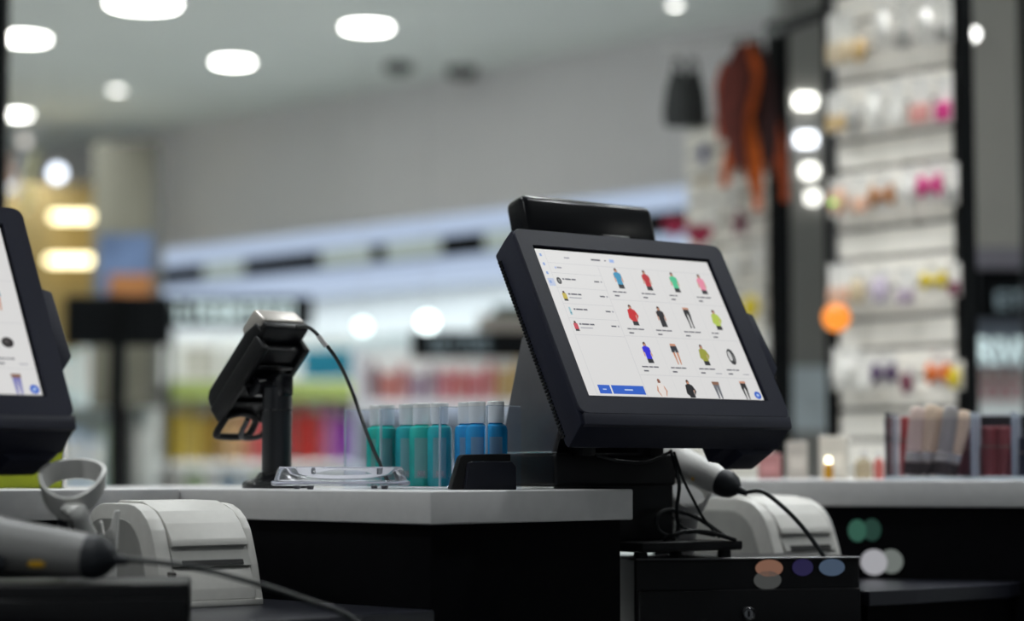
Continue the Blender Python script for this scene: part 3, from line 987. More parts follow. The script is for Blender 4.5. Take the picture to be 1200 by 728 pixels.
def bottle(px, col, cname, w, h, y_off, lab):
    y = b_at(px)
    q = OB @ Vector((y_off, y, CT + 0.003))
    b = thing('bottle', lab, 'bottle', q, R(45), 'bottles in the acrylic organiser')
    bm = nb()
    rr_ = w / 2
    add_lathe(bm, [(0, 0), (rr_ * 0.92, 0), (rr_, 0.003), (rr_, h * 0.66), (rr_ * 0.9, h * 0.71), (rr_ * 0.55, h * 0.74), (rr_ * 0.5, h * 0.77), (0, h * 0.77)], 24)
    lq = mat('liquid_' + cname, col, 0.15, var=0.08, scale=60, spec=0.5)
    obj('body', bm, lq, b)
    bm = nb()
    add_lathe(bm, [(rr_ * 0.70, h * 0.745), (rr_ * 0.72, h * 0.99), (rr_ * 0.66, h), (0, h)], 20)
    obj('cap', bm, mat('white_cap', (0.85, 0.86, 0.86), 0.35, var=0.02), b)
    bm = nb()
    for k in range(7):
        a0 = R(195 + k * 9)
        a1 = a0 + R(9)
        f = [(rr_ * 1.012 * math.cos(a), rr_ * 1.012 * math.sin(a), z) for a, z in ((a0, h * 0.10), (a1, h * 0.10), (a1, h * 0.58), (a0, h * 0.58))]
        bm.faces.new([bm.verts.new(v_) for v_ in f])
    bmesh.ops.remove_doubles(bm, verts=bm.verts[:], dist=1e-6)
    lb = obj('label_print', bm, mat('pale_label_' + cname, tuple(0.5 * c + 0.17 for c in col), 0.5), b)
    bm = nb()
    for k in range(4):
        a0 = R(210 + k * 9)
        a1 = a0 + R(9)
        f = [(rr_ * 1.02 * math.cos(a), rr_ * 1.02 * math.sin(a), z) for a, z in ((a0, h * 0.12), (a1, h * 0.12), (a1, h * 0.19), (a0, h * 0.19))]
        bm.faces.new([bm.verts.new(v_) for v_ in f])
    obj('barcode', bm, mat('grey_barcode', (0.35, 0.36, 0.36), 0.5, var=0.5, scale=900), lb)


TEAL, TEAL2, BLU = (0.02, 0.50, 0.41), (0.015, 0.42, 0.44), (0.015, 0.31, 0.64)
for px, col, cn, w_, yo, lab in (
        (440, TEAL, 'green', 0.031, 0.004, 'green bottle with white cap, leftmost in the clear organiser'),
        (457, TEAL, 'green', 0.031, -0.006, 'green bottle with white cap, second from the left in the organiser'),
        (477, TEAL2, 'teal', 0.031, 0.0, 'teal bottle with white cap just right of the first divider'),
        (499, TEAL, 'green', 0.033, -0.008, 'green bottle with white cap in the middle of the organiser'),
        (518, TEAL2, 'teal', 0.033, -0.004, 'teal bottle with barcode label, left of the second divider'),
        (545, BLU, 'blue', 0.031, 0.002, 'blue bottle with white cap, leftmost of the three blue ones'),
        (563, BLU, 'blue', 0.031, -0.006, 'blue bottle with white cap, middle of the three blue ones'),
        (581, BLU, 'blue', 0.031, 0.0, 'blue bottle with white cap, rightmost beside the till stand')):
    bottle(px, col, cn, w_, 0.112, yo, lab)

# lime box behind the left till
p = at(30, 574, 2.95)
t = thing('lime_box', 'lime green carton with white edge on the worktop behind the left till', 'carton', (p.x, p.y, CT), R(8))
bm = nb()
add_box(bm, (-0.12, 0, 0), (0.049, 0.05, 0.095), 0.001, 1)
obj('carton', bm, mat('lime_print', (0.36, 0.42, 0.01), 0.5, var=0.08), t)
bm = nb()
add_box(bm, (0.0495, -0.002, 0), (0.0525, 0.052, 0.098), 0.0006, 1)
obj('edge_strip', bm, CARD, t)
bm = nb()
add_box(bm, (0.022, -0.0022, 0.018), (0.034, -0.0005, 0.034))
obj('printed_mark', bm, mat('mark_blue', (0.04, 0.09, 0.16), 0.5), t)

# ================================================================== RECEIPT PRINTERS


def printer(label, corner, yaw, z):
    """corner = front left bottom corner; local x = along the front, y = back, z = up"""
    t = thing('receipt_printer', label, 'receipt printer', (corner[0], corner[1], z), yaw, 'beige receipt printers')
    W, Dp, Hh = 0.145, 0.185, 0.130
    YZ = Matrix(((0, 0, 1, 0), (1, 0, 0, 0), (0, 1, 0, 0), (0, 0, 0, 1)))
    # side walls with rounded top
    prof = [(0.006, 0.0), (Dp, 0.0), (Dp, 0.095)]
    prof += [(Dp - 0.045 + 0.045 * math.cos(R(a)), 0.085 + 0.040 * math.sin(R(a))) for a in range(15, 91, 15)]
    prof += [(0.085 - 0.065 * math.sin(R(a)) * 1.0, 0.062 + 0.063 * math.cos(R(a))) for a in range(0, 76, 15)]
    prof += [(0.012, 0.050), (0.004, 0.020), (0.0, 0.008), (0.0, 0.0)]
    pr = prof[1:]
    for x0, x1 in ((0.0, 0.021), (W - 0.012, W)):
        bm = nb()
        add_prism(bm, pr, x0, x1, YZ, 0.002, 2)
        obj('side_wall', bm, BEIGE, t)
    bm = nb()
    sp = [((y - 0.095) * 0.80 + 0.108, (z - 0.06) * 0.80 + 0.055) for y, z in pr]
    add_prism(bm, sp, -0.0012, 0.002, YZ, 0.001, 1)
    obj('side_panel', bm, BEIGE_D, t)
    # body core
    bm = nb()
    add_prism(bm, [(0.010, 0.0), (Dp - 0.004, 0.0), (Dp - 0.004, 0.095), (Dp - 0.02, 0.112), (0.10, 0.112), (0.030, 0.085), (0.024, 0.062), (0.016, 0.040)], 0.018, W - 0.010, YZ)
    obj('body', bm, BEIGE, t)
    # top cover with front lip
    bm = nb()
    cov = [(0.0155, 0.074), (0.019, 0.082), (0.033, 0.101), (0.050, 0.116), (0.085, 0.1275), (0.140, 0.1285), (Dp - 0.014, 0.112), (Dp - 0.014, 0.105), (0.08, 0.115), (0.045, 0.100), (0.030, 0.078), (0.022, 0.072)]
    add_prism(bm, cov, 0.0225, W - 0.013, YZ, 0.0012, 2)
    obj('top_cover', bm, BEIGE, t)
    # front panel with paper slot
    bm = nb()
    add_prism(bm, [(0.011, 0.047), (0.0, 0.022), (-0.002, 0.008), (0.02, 0.008), (0.03, 0.047)], 0.0215, W - 0.0125, YZ, 0.001, 1)
    fp = obj('front_panel', bm, BEIGE, t)
    bm = nb()
    add_prism(bm, [(0.022, 0.0735), (0.008, 0.049), (0.02, 0.047), (0.03, 0.070)], 0.0215, W - 0.0125, YZ)
    obj('recess', bm, BEIGE_D, t)
    bm = nb()
    add_prism(bm, [(0.0105, 0.0565), (0.0075, 0.0505), (0.020, 0.049), (0.024, 0.056)], 0.034, W - 0.024, YZ)
    obj('paper_slot', bm, mat('slot_dark', (0.006, 0.006, 0.006), 0.7), t)
    bm = nb()
    for zz in (0.030, 0.038):
        add_box(bm, (0.012, 0.002, zz), (0.0205, 0.012, zz + 0.0055), 0.001, 1)
    obj('buttons', bm, mat('printer_button', (0.06, 0.055, 0.05), 0.5), t).name = 'button_pair'
    bm = nb()
    add_box(bm, (0.002, -0.003, 0.0), (W - 0.002, Dp - 0.002, 0.008), 0.0015, 2)
    obj('foot_rim', bm, BEIGE, t)
    return t


printer('beige receipt printer at the lower left, beside the scanner holder', (-0.417, 2.565), R(41), BAY)
printer('beige receipt printer behind the right cash drawer', (0.386, 3.085), R(41), BAY)

# ================================================================== SCANNERS AND HOLDERS


def scanner(label, head, end, cablepts, r, m1, flat=1.0):
    """hand scanner whose handle runs from head to end (world points), cable leaving at the end"""
    h, e = Vector(head), Vector(end)
    t = thing('barcode_scanner', label, 'barcode scanner', e)
    ax = (e - h).normalized()
    L = (e - h).length
    lo = lambda s: h + ax * s - e
    bm = nb()
    n_ = 14
    P = [lo(L * k / n_) for k in range(n_ + 1)]
    rs = [r * v_ for v_ in (1.15, 1.16, 1.14, 1.10, 1.05, 1.01, 0.98, 0.95, 0.93, 0.91, 0.89, 0.87, 0.85, 0.82, 0.76)]
    add_tube(bm, P, rs, 20, 0, 0.92)
    obj('handle', bm, m1, t)
    # head: wider hood beyond the handle, angled up
    side = ax.cross(Vector((0, 0, 1))).normalized()
    bm = nb()
    hd = (-ax * 0.9 + Vector((0, 0, 0.45))).normalized()
    add_tube(bm, [lo(r * 0.8), lo(0) + hd * 0.02, lo(0) + hd * 0.05, lo(0) + hd * 0.085], [r * 1.0, r * 1.25, r * 1.3, r * 1.05], 20, 3, 0.9)
    obj('head', bm, m1, t)
    bm = nb()
    add_tube(bm, [lo(0) + hd * 0.0845, lo(0) + hd * 0.088], [r * 0.9, r * 0.85], 20, 0, 0.9)
    obj('scan_window', bm, mat('scan_red', (0.10, 0.01, 0.01), 0.1), t)
    bm = nb()
    tg = [lo(L * 0.12) + Vector((0, -r * 0.8, -r * 0.6)), lo(L * 0.22) + Vector((0, -r * 1.15, -r * 0.55)), lo(L * 0.36) + Vector((0, -r * 0.75, -r * 0.6))]
    add_tube(bm, tg, r * 0.35, 10, 5)
    obj('trigger', bm, SCAN_D, t)
    bm = nb()
    add_tube(bm, [lo(L - 0.004), lo(L + 0.006), lo(L + 0.016), lo(L + 0.026)], [r * 0.80, r * 0.80, r * 0.66, r * 0.30], 20, 0, 0.95)
    bt = obj('boot', bm, SCAN_D, t)
    bm = nb()
    add_tube(bm, [lo(L + 0.02), lo(L + 0.04)], [r * 0.26, 0.0042], 12)
    obj('strain_relief', bm, SCAN_D, bt)
    c = [lo(L + 0.036)] + [Vector(q) - e for q in cablepts]
    bm = nb()
    add_tube(bm, c, 0.0030, 8, 8)
    obj('cable', bm, CABLE, t)
    bm = nb()
    yl = lo(L * 0.62) + (Vector((0, -1, -0.55)).normalized()) * r * 0.93
    add_lathe(bm, [(0, 0), (0.006, 0.0), (0.006, 0.0015), (0, 0.0015)], 16, Matrix.Translation(yl) @ Vector((0, -1, -0.55)).to_track_quat('Z', 'Y').to_matrix().to_4x4(), 1.6, 0.6)
    obj('yellow_sticker', bm, YELLOW, t)
    return t


scanner('grey barcode scanner lying on the left cash drawer, its handle end at right', at(-45, 632, 2.30), at(108, 652, 2.27),
        [at(165, 657, 2.26), at(230, 666, 2.27), at(300, 684, 2.29), at(360, 704, 2.30), at(400, 718, 2.31), at(425, 735, 2.31), at(440, 760, 2.30)], 0.0315, SCAN)
scanner('pale barcode scanner behind the right till, held up in its holder', at(765, 528, 3.06), at(848, 566, 2.99),
        [at(892, 576, 2.965), at(915, 592, 2.96), at(938, 615, 2.95), at(957, 640, 2.95), at(966, 653, 2.95)], 0.026, SCAN_L)


def holder(label, ringc, foot, rad, tilt, m, via=()):
    f = Vector(foot)
    t = thing('scanner_holder', label, 'scanner holder', f, 0, 'scanner holders')
    c = Vector(ringc) - f
    bm = nb()
    # open ring band, tilted
    M_ = Matrix.Translation(c) @ Matrix.Rotation(tilt[2], 4, 'Z') @ Matrix.Rotation(tilt[0], 4, 'X') @ Matrix.Rotation(tilt[1], 4, 'Y')
    n_ = 40
    ri, ro, hh = rad * 0.93, rad * 1.06, 0.011
    rings_ = []
    for k in range(n_):
        a = 2 * math.pi * k / n_
        dip = -0.006 * max(0, -math.sin(a)) ** 2
        drop = -0.017 * max(0, -math.sin(a)) ** 1.6
        cc, ss = math.cos(a), math.sin(a)
        q = [(ri * cc, ri * ss, hh + drop), (ro * cc, ro * ss, hh + drop), (ro * 0.94 * cc, ro * 0.94 * ss, -hh + dip + drop), (ri * 0.90 * cc, ri * 0.90 * ss, -hh + dip + drop)]
        rings_.append([bm.verts.new(M_ @ Vector(v_)) for v_ in q])
    for k in range(n_):
        a, b = rings_[k], rings_[(k + 1) % n_]
        for j in range(4):
            bm.faces.new((a[j], a[(j + 1) % 4], b[(j + 1) % 4], b[j]))
    bmesh.ops.recalc_face_normals(bm, faces=bm.faces[:])
    obj('ring', bm, m, t)
    s0 = M_ @ Vector((0.12 * rad, -rad * 0.95, -0.020))
    bm = nb()
    mid = s0 + (Vector((0, 0, 0)) - s0) * 0.5 + Vector((0.004, 0, 0.006))
    path = [s0] + ([v_ - f for v_ in via] if via else [s0 * 0.7 + mid * 0.3, mid]) + [Vector((0.002, 0, 0.008))]
    add_tube(bm, path, [0.0150, 0.0135, 0.0125, 0.0125, 0.013][:len(path)], 14, 5, 0.5)
    obj('stem', bm, m, t)
    bm = nb()
    add_tube(bm, [s0 + Vector((-0.012, 0.006, -0.002)), mid + Vector((-0.014, 0.008, 0)), Vector((-0.012, 0.008, 0.008))], 0.007, 8, 4)
    obj('stem_rib', bm, SCAN_D, t)
    bm = nb()
    add_lathe(bm, [(0, 0), (0.022, 0), (0.023, 0.004), (0.019, 0.010), (0, 0.012)], 28)
    obj('base', bm, m, t)
    return t


ff = Vector((-0.512, 2.53, 0))
holder('pale grey scanner holder with an empty open ring, left of the printer', at(85.5, 563, 2.43), (ff.x, ff.y, BAY), 0.036, (R(24), R(0), R(0)), SCAN_L, [at(91, 600, 2.40), at(99, 620, 2.42), at(108, 646, 2.46)])
ff = at(795, 680, 3.13)
holder('pale grey scanner holder behind the right till, ring around the scanner', at(806, 574, 3.03), (ff.x, ff.y, BAY), 0.032, (R(38), R(10), R(0)), SCAN_L)
# small white clip next to the left holder
p = at(129, 640, 2.515)
t = thing('scanner_clip', 'small white plastic hook standing between scanner holder and printer', 'hook', (p.x, p.y, BAY))
bm = nb()
zt = at(129, 598, 2.515).z - BAY
add_prism(bm, [(-0.009, 0), (0.008, 0), (0.009, zt * 0.6), (0.011, zt), (0.006, zt), (0.002, zt - 0.02), (-0.006, zt - 0.028), (-0.009, zt - 0.012), (-0.0115, zt - 0.012)], 0, 0.012, Matrix(((1, 0, 0, 0), (0, 0, -1, 0), (0, 1, 0, 0), (0, 0, 0, 1))), 0.001, 1)
obj('hook', bm, SCAN_L, t)
bm = nb()
add_box(bm, (-0.011, -0.014, 0), (0.011, 0.004, 0.006), 0.001, 1)
obj('foot', bm, SCAN_D, t)

# ================================================================== RIGHT WORKTOP: BRUSH ORGANISER AND SMALL GOODS
D = 3.33
o0 = at(1036, 556, D)
o1 = at(1290, 557, 3.22)
ux = (o1 - o0)
ux.z = 0
OL = ux.length
ux.normalize()
ang = math.atan2(ux.y, ux.x)
t = thing('brush_organiser', 'clear acrylic organiser with make-up brushes on the right worktop', 'organiser', (o0.x, o0.y, RT), ang)
H2, W2 = 0.105, 0.11
DARKACR = clear('smoky_acrylic', (0.88, 0.87, 0.90), 0.8, 0.02, (0.3, 0.28, 0.3))
boxobj('base_sheet', (0, 0, 0), (OL, W2, 0.006), EDGE, t, 0.0005, 1)
boxobj('front_sheet', (0, 0, 0.006), (OL, 0.003, H2 - 0.01), DARKACR, t, 0.0005, 1)
boxobj('back_sheet', (0, W2 - 0.003, 0.006), (OL, W2, H2), DARKACR, t, 0.0005, 1)
MO = (Matrix.Translation((o0.x, o0.y, RT)) @ Matrix.Rotation(ang, 4, 'Z'))
MOi = MO.inverted()


def ox(px):
    k = (px - 600) / F
    return (k * o0.y - o0.x) / (ux.x - k * ux.y)


for px in (1037.5, 1137, 1185, 1236):
    boxobj('divider', (ox(px) - 0.0015, 0.003, 0.006), (ox(px) + 0.0015, W2 - 0.003, H2), EDGE if px > 1100 else DARKACR, t, 0.0005, 1)
boxobj('dark_liner', (0.012, W2 - 0.012, 0.008), (ox(1136), W2 - 0.004, 0.026), mat('dark_liner', (0.02, 0.022, 0.03), 0.5), t)
TAN = mat('pale_wood_handle', (0.66, 0.50, 0.38), 0.4, var=0.1, scale=20)
TAN2 = mat('rosy_handle', (0.62, 0.47, 0.42), 0.4, var=0.1, scale=20)
GLOW = mat('silver_ferrule', (0.75, 0.72, 0.70), 0.25, 0.8)
for i, (bx, tx, ty, mt, lab) in enumerate((
        (1062, 1069, 477, TAN2, 'rosy brush pack standing leftmost in the brush organiser'),
        (1073, 1086, 475, TAN, 'pale wood brush pack, second from the left in the organiser'),
        (1088, 1098, 478, TAN, 'pale brush pack with silver ferrule in the middle of the organiser'),
        (1098, 1109, 476, mat('grey_handle', (0.30, 0.28, 0.28), 0.45), 'grey brush pack, second from the right in the organiser'),
        (1104, 1126, 482, TAN, 'pale brush pack leaning right against the first divider'))):
    b0 = Vector((ox(bx), 0.035 + 0.008 * (i % 3), 0.007))
    zt = at(tx, ty, D + 0.03).z - RT
    b1 = Vector((ox(tx), 0.055 + 0.004 * (i % 3), zt))
    b = thing('make_up_brush', lab, 'brush', MO @ b0, ang, 'brush packs in the organiser')
    dv = b1 - b0
    bm = nb()
    add_tube(bm, [Vector((0, 0, 0)) + dv * f_ for f_ in (0, 0.3, 0.6, 0.85, 0.97, 1.0)], [0.0105, 0.012, 0.0125, 0.0125, 0.011, 0.007], 12, 0, 0.5)
    obj('handle', bm, mt, b)
    bm = nb()
    add_tube(bm, [dv * 0.20, dv * 0.34], [0.0124, 0.0128], 12, 0, 0.52)
    obj('ferrule', bm, GLOW, b)
    bm = nb()
    add_tube(bm, [dv * 0.0, dv * 0.02, dv * 0.19], [0.004, 0.0130, 0.0122], 12, 0, 0.55)
    obj('bristles', bm, mat('dark_bristle', (0.04, 0.03, 0.03), 0.8), b)
REDP = mat('dusty_red_pack', (0.24, 0.045, 0.05), 0.5, var=0.15)
for px, ytop, w_, cm, nm, lab in (
        (1051, 488, 0.011, mat('red_tube', (0.42, 0.06, 0.06), 0.4), 'lipstick_tube', 'bright red tube behind the left end of the brush organiser'),
        (1150, 500, 0.014, REDP, 'lipstick_tube', 'dusty red tube left in the middle compartment of the organiser'),
        (1168, 500, 0.014, REDP, 'lipstick_tube', 'dusty red tube right in the middle compartment of the organiser'),
        (1196, 512, 0.016, mat('blue_black_pack', (0.012, 0.012, 0.03), 0.4), 'mascara_box', 'blue black box in the right compartment of the organiser'),
        (1122, 503, 0.014, mat('maroon_pack', (0.10, 0.02, 0.03), 0.4), 'lipstick_tube', 'maroon tube behind the leaning brush in the organiser')):
    q = MO @ Vector((ox(px), 0.085, 0.0065))
    hh = at(px, ytop, D + 0.05).z - RT - 0.007
    b = thing(nm, lab, 'cosmetics', q, ang, 'cosmetics in the brush organiser')
    bm = nb()
    add_lathe(bm, [(0, 0), (w_, 0), (w_, hh * 0.6), (w_ * 0.85, hh * 0.61), (w_ * 0.85, hh * 0.97), (w_ * 0.7, hh), (0, hh)], 16, None, 1, 0.8, 2 if 'tube' in nm else 6)
    obj('case', bm, cm, b)
    bm = nb()
    add_lathe(bm, [(w_ * 1.01, hh * 0.57), (w_ * 1.02, hh * 0.60), (w_ * 0.9, hh * 0.615)], 16, None, 1, 0.8, 2 if 'tube' in nm else 6)
    obj('band', bm, mat('dull_band', (0.2, 0.12, 0.1), 0.3, 0.5), b)
# dark backing card behind middle and right compartments
bm = nb()
add_box(bm, (ox(1139), W2 - 0.010, 0.007), (ox(1183), W2 - 0.006, H2 - 0.004))
obj('backing_card', bm, mat('backing_black', (0.015, 0.014, 0.018), 0.6), t)
bm = nb()
add_box(bm, (ox(1187), W2 - 0.010, 0.007), (ox(1234), W2 - 0.006, H2 - 0.004))
obj('backing_card', bm, MATS['backing_black'], t)

# goods standing further back on the right worktop
for i, (px, y0, wpx, hpx, D, c, lab, kind) in enumerate((
        (978, 560, 32, 50, 3.78, (0.66, 0.62, 0.54), 'cream carton behind the printer on the right worktop', 'box'),
        (902, 560, 26, 30, 3.72, (0.45, 0.20, 0.20), 'pink carton low behind the right corner of the till', 'box'),
        (934, 560, 24, 44, 3.80, (0.50, 0.47, 0.42), 'grey beige carton between the pink and the cream ones', 'box'),
        (1012, 560, 20, 34, 3.70, (0.45, 0.38, 0.26), 'tan bottle right of the cream carton', 'bottle'),
        (1030, 560, 12, 34, 3.62, (0.55, 0.14, 0.12), 'red bottle at the left end of the brush organiser', 'bottle'),
        (971, 560, 11, 26, 3.66, (0.50, 0.24, 0.01), 'amber bottle with shiny cap in front of the cream carton', 'shiny'))):
    p = at(px, 557, D)
    w_, h_ = wpx * D / F, hpx * D / F
    b = thing('carton' if kind == 'box' else 'bottle', lab, 'carton' if kind == 'box' else 'bottle', (p.x, p.y, RT), R(-20 + 9 * i), 'goods on the right worktop')
    bm = nb()
    if kind == 'box':
        add_box(bm, (-w_ / 2, -w_ * 0.3, 0), (w_ / 2, w_ * 0.3, h_), 0.001, 1)
        obj('carton_body', bm, pm('goods%d' % i, c), b)
        bm = nb()
        add_box(bm, (-w_ * 0.36, -w_ * 0.3 - 0.0008, h_ * 0.25), (w_ * 0.36, -w_ * 0.3 + 0.0005, h_ * 0.6))
        obj('printed_panel', bm, pm('goodspanel%d' % i, tuple(min(1, q * 1.25 + 0.03) for q in c)), b)
    else:
        add_lathe(bm, [(0, 0), (w_ / 2, 0), (w_ / 2, h_ * 0.6), (w_ * 0.2, h_ * 0.72), (w_ * 0.2, h_ * 0.78), (0, h_ * 0.78)], 16)
        obj('glass', bm, pm('goods%d' % i, c, 0.15), b)
        bm = nb()
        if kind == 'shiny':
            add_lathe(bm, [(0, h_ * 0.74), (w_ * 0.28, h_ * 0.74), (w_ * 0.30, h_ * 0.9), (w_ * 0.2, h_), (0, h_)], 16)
            obj('cap', bm, emat('lit_cap', (1.0, 0.92, 0.62), 6.0), b)  # bright glint on the cap painted as emission
        else:
            add_lathe(bm, [(w_ * 0.26, h_ * 0.76), (w_ * 0.26, h_), (0, h_)], 16)
            obj('cap', bm, CARD, b)

# ================================================================== SLATWALL FIXTURES


def frame(P0, P1):
    """local x runs from P0 to P1, y away from the camera, z up"""
    d = Vector((P1.x - P0.x, P1.y - P0.y, 0))
    L = d.length
    d.normalize()
    n_ = Vector((-d.y, d.x, 0))
    return Matrix(((d.x, n_.x, 0, P0.x), (d.y, n_.y, 0, P0.y), (0, 0, 1, 0), (0, 0, 0, 1))), L


def hit(M, px, off=0.0):
    """x along the fixture plane seen at pixel column px, and that point's distance"""
    k = (px - 600) / F
    o_ = M @ Vector((0, -off, 0))
    d = M.to_3x3() @ Vector((1, 0, 0))
    x = (k * o_.y - o_.x) / (d.x - k * d.y)
    return x, o_.y + d.y * x


def slatwall(label, M, L, z0, z1, pitch, posts, postw, ptop=None):
    t = thing('slatwall', label, 'display wall', M.to_translation(), math.atan2(M[1][0], M[0][0]), 'slatwall displays')
    boxobj('backing', (0, 0.012, 0.02), (L, 0.022, z1), mat('groove_grey', (0.30, 0.29, 0.27), 0.7), t)
    me = None
    k = 0
    z = z0
    while z + pitch < z1:
        if me is None:
            bm = nb()
            add_box(bm, (0, 0.0, 0.0), (L, 0.012, pitch * 0.84), 0.002, 1)
            o = obj('slat', bm, SLATW, t)
            me = o.data
        else:
            o = bpy.data.objects.new('slat', me)
            COL.objects.link(o)
            o.parent = t
        o.location = (0, 0, z)
        z += pitch
    for x in posts:
        boxobj('post', (x - postw / 2, -0.02, 0), (x + postw / 2, 0.03, ptop or z1 + 0.02), BLACK_MET, t, 0.002, 1)
    return t


MS1, L1 = frame(at(980, 552, 4.85), at(1134, 552, 4.58))
slatwall('white slatwall of hanging packs between two black posts, at the right', MS1, L1, 0.30, 2.28, 0.068, (0.0, L1), 0.024)
MS2, L2 = frame(at(806, 552, 5.95), at(914, 552, 5.60))
slatwall('narrower white slatwall behind the hanging scarves', MS2, L2, 0.30, 1.95, 0.068, (L2,), 0.040, 2.165)
# top bar from the second slatwall to the first
bm = nb()
add_tube(bm, [at(903, 38, 5.62), at(968, 14, 4.92)], 0.016, 8)
tag(obj('top_bar', bm, BLACK_MET), 'black bar joining the tops of the two slatwalls', 'bar')

COLS = {'white': (0.74, 0.72, 0.68), 'beige': (0.62, 0.50, 0.33), 'tan': (0.58, 0.40, 0.18), 'pink': (0.75, 0.25, 0.33), 'magenta': (0.62, 0.04, 0.22), 'rose': (0.66, 0.30, 0.27), 'peach': (0.70, 0.42, 0.30), 'brown': (0.42, 0.19, 0.08),
        'lilac': (0.55, 0.47, 0.58), 'mauve': (0.40, 0.32, 0.40), 'yellow': (0.68, 0.52, 0.02), 'purple': (0.07, 0.03, 0.10), 'maroon': (0.16, 0.015, 0.05), 'orange': (0.72, 0.15, 0.01), 'grey': (0.34, 0.33, 0.31), 'blue': (0.05, 0.06, 0.25), 'teal': (0.02, 0.25, 0.32)}


def pack(M, px, py, wpx, hpx, col, kind, label, group):
    off = 0.035
    x, D = hit(M, px, off)
    c = at(px, py, D)
    w_, h_ = wpx * D / F * 1.15, hpx * D / F
    t = thing('hanging_pack', label, 'pack', M @ Vector((x, -off, c.z - h_ / 2)), math.atan2(M[1][0], M[0][0]), group)
    bm = nb()
    add_box(bm, (-w_ / 2, -0.001, 0), (w_ / 2, 0.001, h_), 0.0004, 1)
    obj('card', bm, CARD, t)
    bm = nb()
    add_tube(bm, [(0, 0.034, h_ * 0.93), (0, -0.03, h_ * 0.93), (0, -0.034, h_ * 0.96)], 0.0022, 6)
    obj('hook', bm, STEEL, t)
    m = pm('pack_' + col, COLS[col])
    bm = nb()
    if kind == 'blob':
        add_lathe(bm, [(0, -1), (0.6, -0.8), (0.95, -0.3), (1, 0.1), (0.8, 0.65), (0.4, 0.95), (0, 1)], 14, Matrix.Translation((0, -0.012, h_ * 0.40)) @ Matrix.Diagonal((w_ * 0.46, 0.011, h_ * 0.36, 1)))
    elif kind == 'bow':
        for sx in (-1, 1):
            add_lathe(bm, [(0, 0), (0.35, 0.25), (0.9, 0.75), (0.8, 1.0), (0, 1.05)], 10, Matrix.Translation((0, -0.012, h_ * 0.42)) @ Matrix.Rotation(R(90 * sx), 4, 'Y') @ Matrix.Diagonal((h_ * 0.34, 0.010, w_ * 0.52, 1)))
        add_box(bm, (-w_ * 0.10, -0.024, h_ * 0.32), (w_ * 0.10, -0.004, h_ * 0.52), 0.003, 1)
    else:
        add_box(bm, (-w_ * 0.45, -0.012, h_ * 0.04), (w_ * 0.45, -0.001, h_ * 0.42), 0.003, 2)
    obj('goods', bm, m, t)


ROWS1 = (('top', ((990, 46, 34, 62, 'beige', 'tray'), (1016, 56, 20, 40, 'tan', 'blob'), (1042, 30, 22, 60, 'white', 'blob'), (1066, 28, 20, 62, 'grey', 'tray'), (1092, 26, 24, 58, 'white', 'blob'), (1114, 24, 18, 54, 'grey', 'tray'))),
         ('second', ((986, 132, 28, 48, 'tan', 'tray'), (1006, 140, 16, 40, 'grey', 'blob'), (1031, 128, 24, 56, 'white', 'blob'), (1056, 120, 22, 58, 'white', 'tray'), (1084, 118, 26, 58, 'rose', 'tray'), (1112, 116, 20, 56, 'magenta', 'tray'))),
         ('third', ((988, 232, 28, 46, 'peach', 'blob'), (1012, 228, 20, 46, 'peach', 'tray'), (1040, 226, 28, 44, 'brown', 'bow'), (1070, 218, 22, 46, 'white', 'blob'), (1097, 214, 26, 46, 'magenta', 'bow'), (1120, 216, 14, 50, 'grey', 'tray'))),
         ('fourth', ((986, 334, 30, 50, 'peach', 'tray'), (1010, 338, 22, 44, 'beige', 'blob'), (1036, 336, 24, 44, 'lilac', 'blob'), (1064, 336, 22, 44, 'mauve', 'tray'), (1100, 326, 28, 34, 'yellow', 'bow'), (1122, 328, 12, 40, 'maroon', 'tray'))),
         ('fifth', ((992, 432, 34, 50, 'white', 'blob'), (1016, 436, 20, 44, 'white', 'tray'), (1040, 434, 28, 40, 'purple', 'bow'), (1066, 446, 14, 36, 'maroon', 'blob'), (1104, 434, 26, 44, 'orange', 'bow'), (1122, 440, 16, 34, 'yellow', 'blob'))))
NTH = ('first', 'second', 'third', 'fourth', 'fifth', 'last')
for rn, items in ROWS1:
    for i, (px, py, wp, hp, c, kd) in enumerate(items):
        what = {'bow': 'bow', 'blob': 'pouch', 'tray': 'blister'}[kd]
        pack(MS1, px, py, wp, hp, c, kd, '%s %s pack, %s from the left in the %s row of the right slatwall' % (c, what, ORD[i], rn), 'packs on the right slatwall')
for i, (px, py, wp, hp, c, kd, lab) in enumerate((
        (829, 178, 14, 26, 'blue', 'blob', 'blue pack highest on the narrow slatwall beside the scarves'),
        (826, 205, 14, 28, 'beige', 'tray', 'beige pack just under the blue one on the narrow slatwall'),
        (862, 232, 22, 34, 'white', 'blob', 'white pouch pack below the orange scarf tails'),
        (838, 250, 22, 36, 'white', 'tray', 'white blister pack left of the maroon star'),
        (826, 300, 22, 40, 'rose', 'tray', 'rose pack just over the right corner of the screen'),
        (892, 300, 20, 40, 'white', 'blob', 'white pouch pack right of the maroon star'),
        (862, 318, 20, 38, 'white', 'tray', 'white blister pack below the maroon star'),
        (884, 356, 30, 40, 'yellow', 'blob', 'bright yellow pouch pack right of the screen corner'),
        (896, 408, 16, 36, 'grey', 'tray', 'grey pack below the yellow pouch'),
        (882, 150, 26, 40, 'white', 'tray', 'white pack half hidden behind the scarves'))):
    pack(MS2, px, py, wp, hp, c, kd, lab, 'packs on the narrow slatwall')

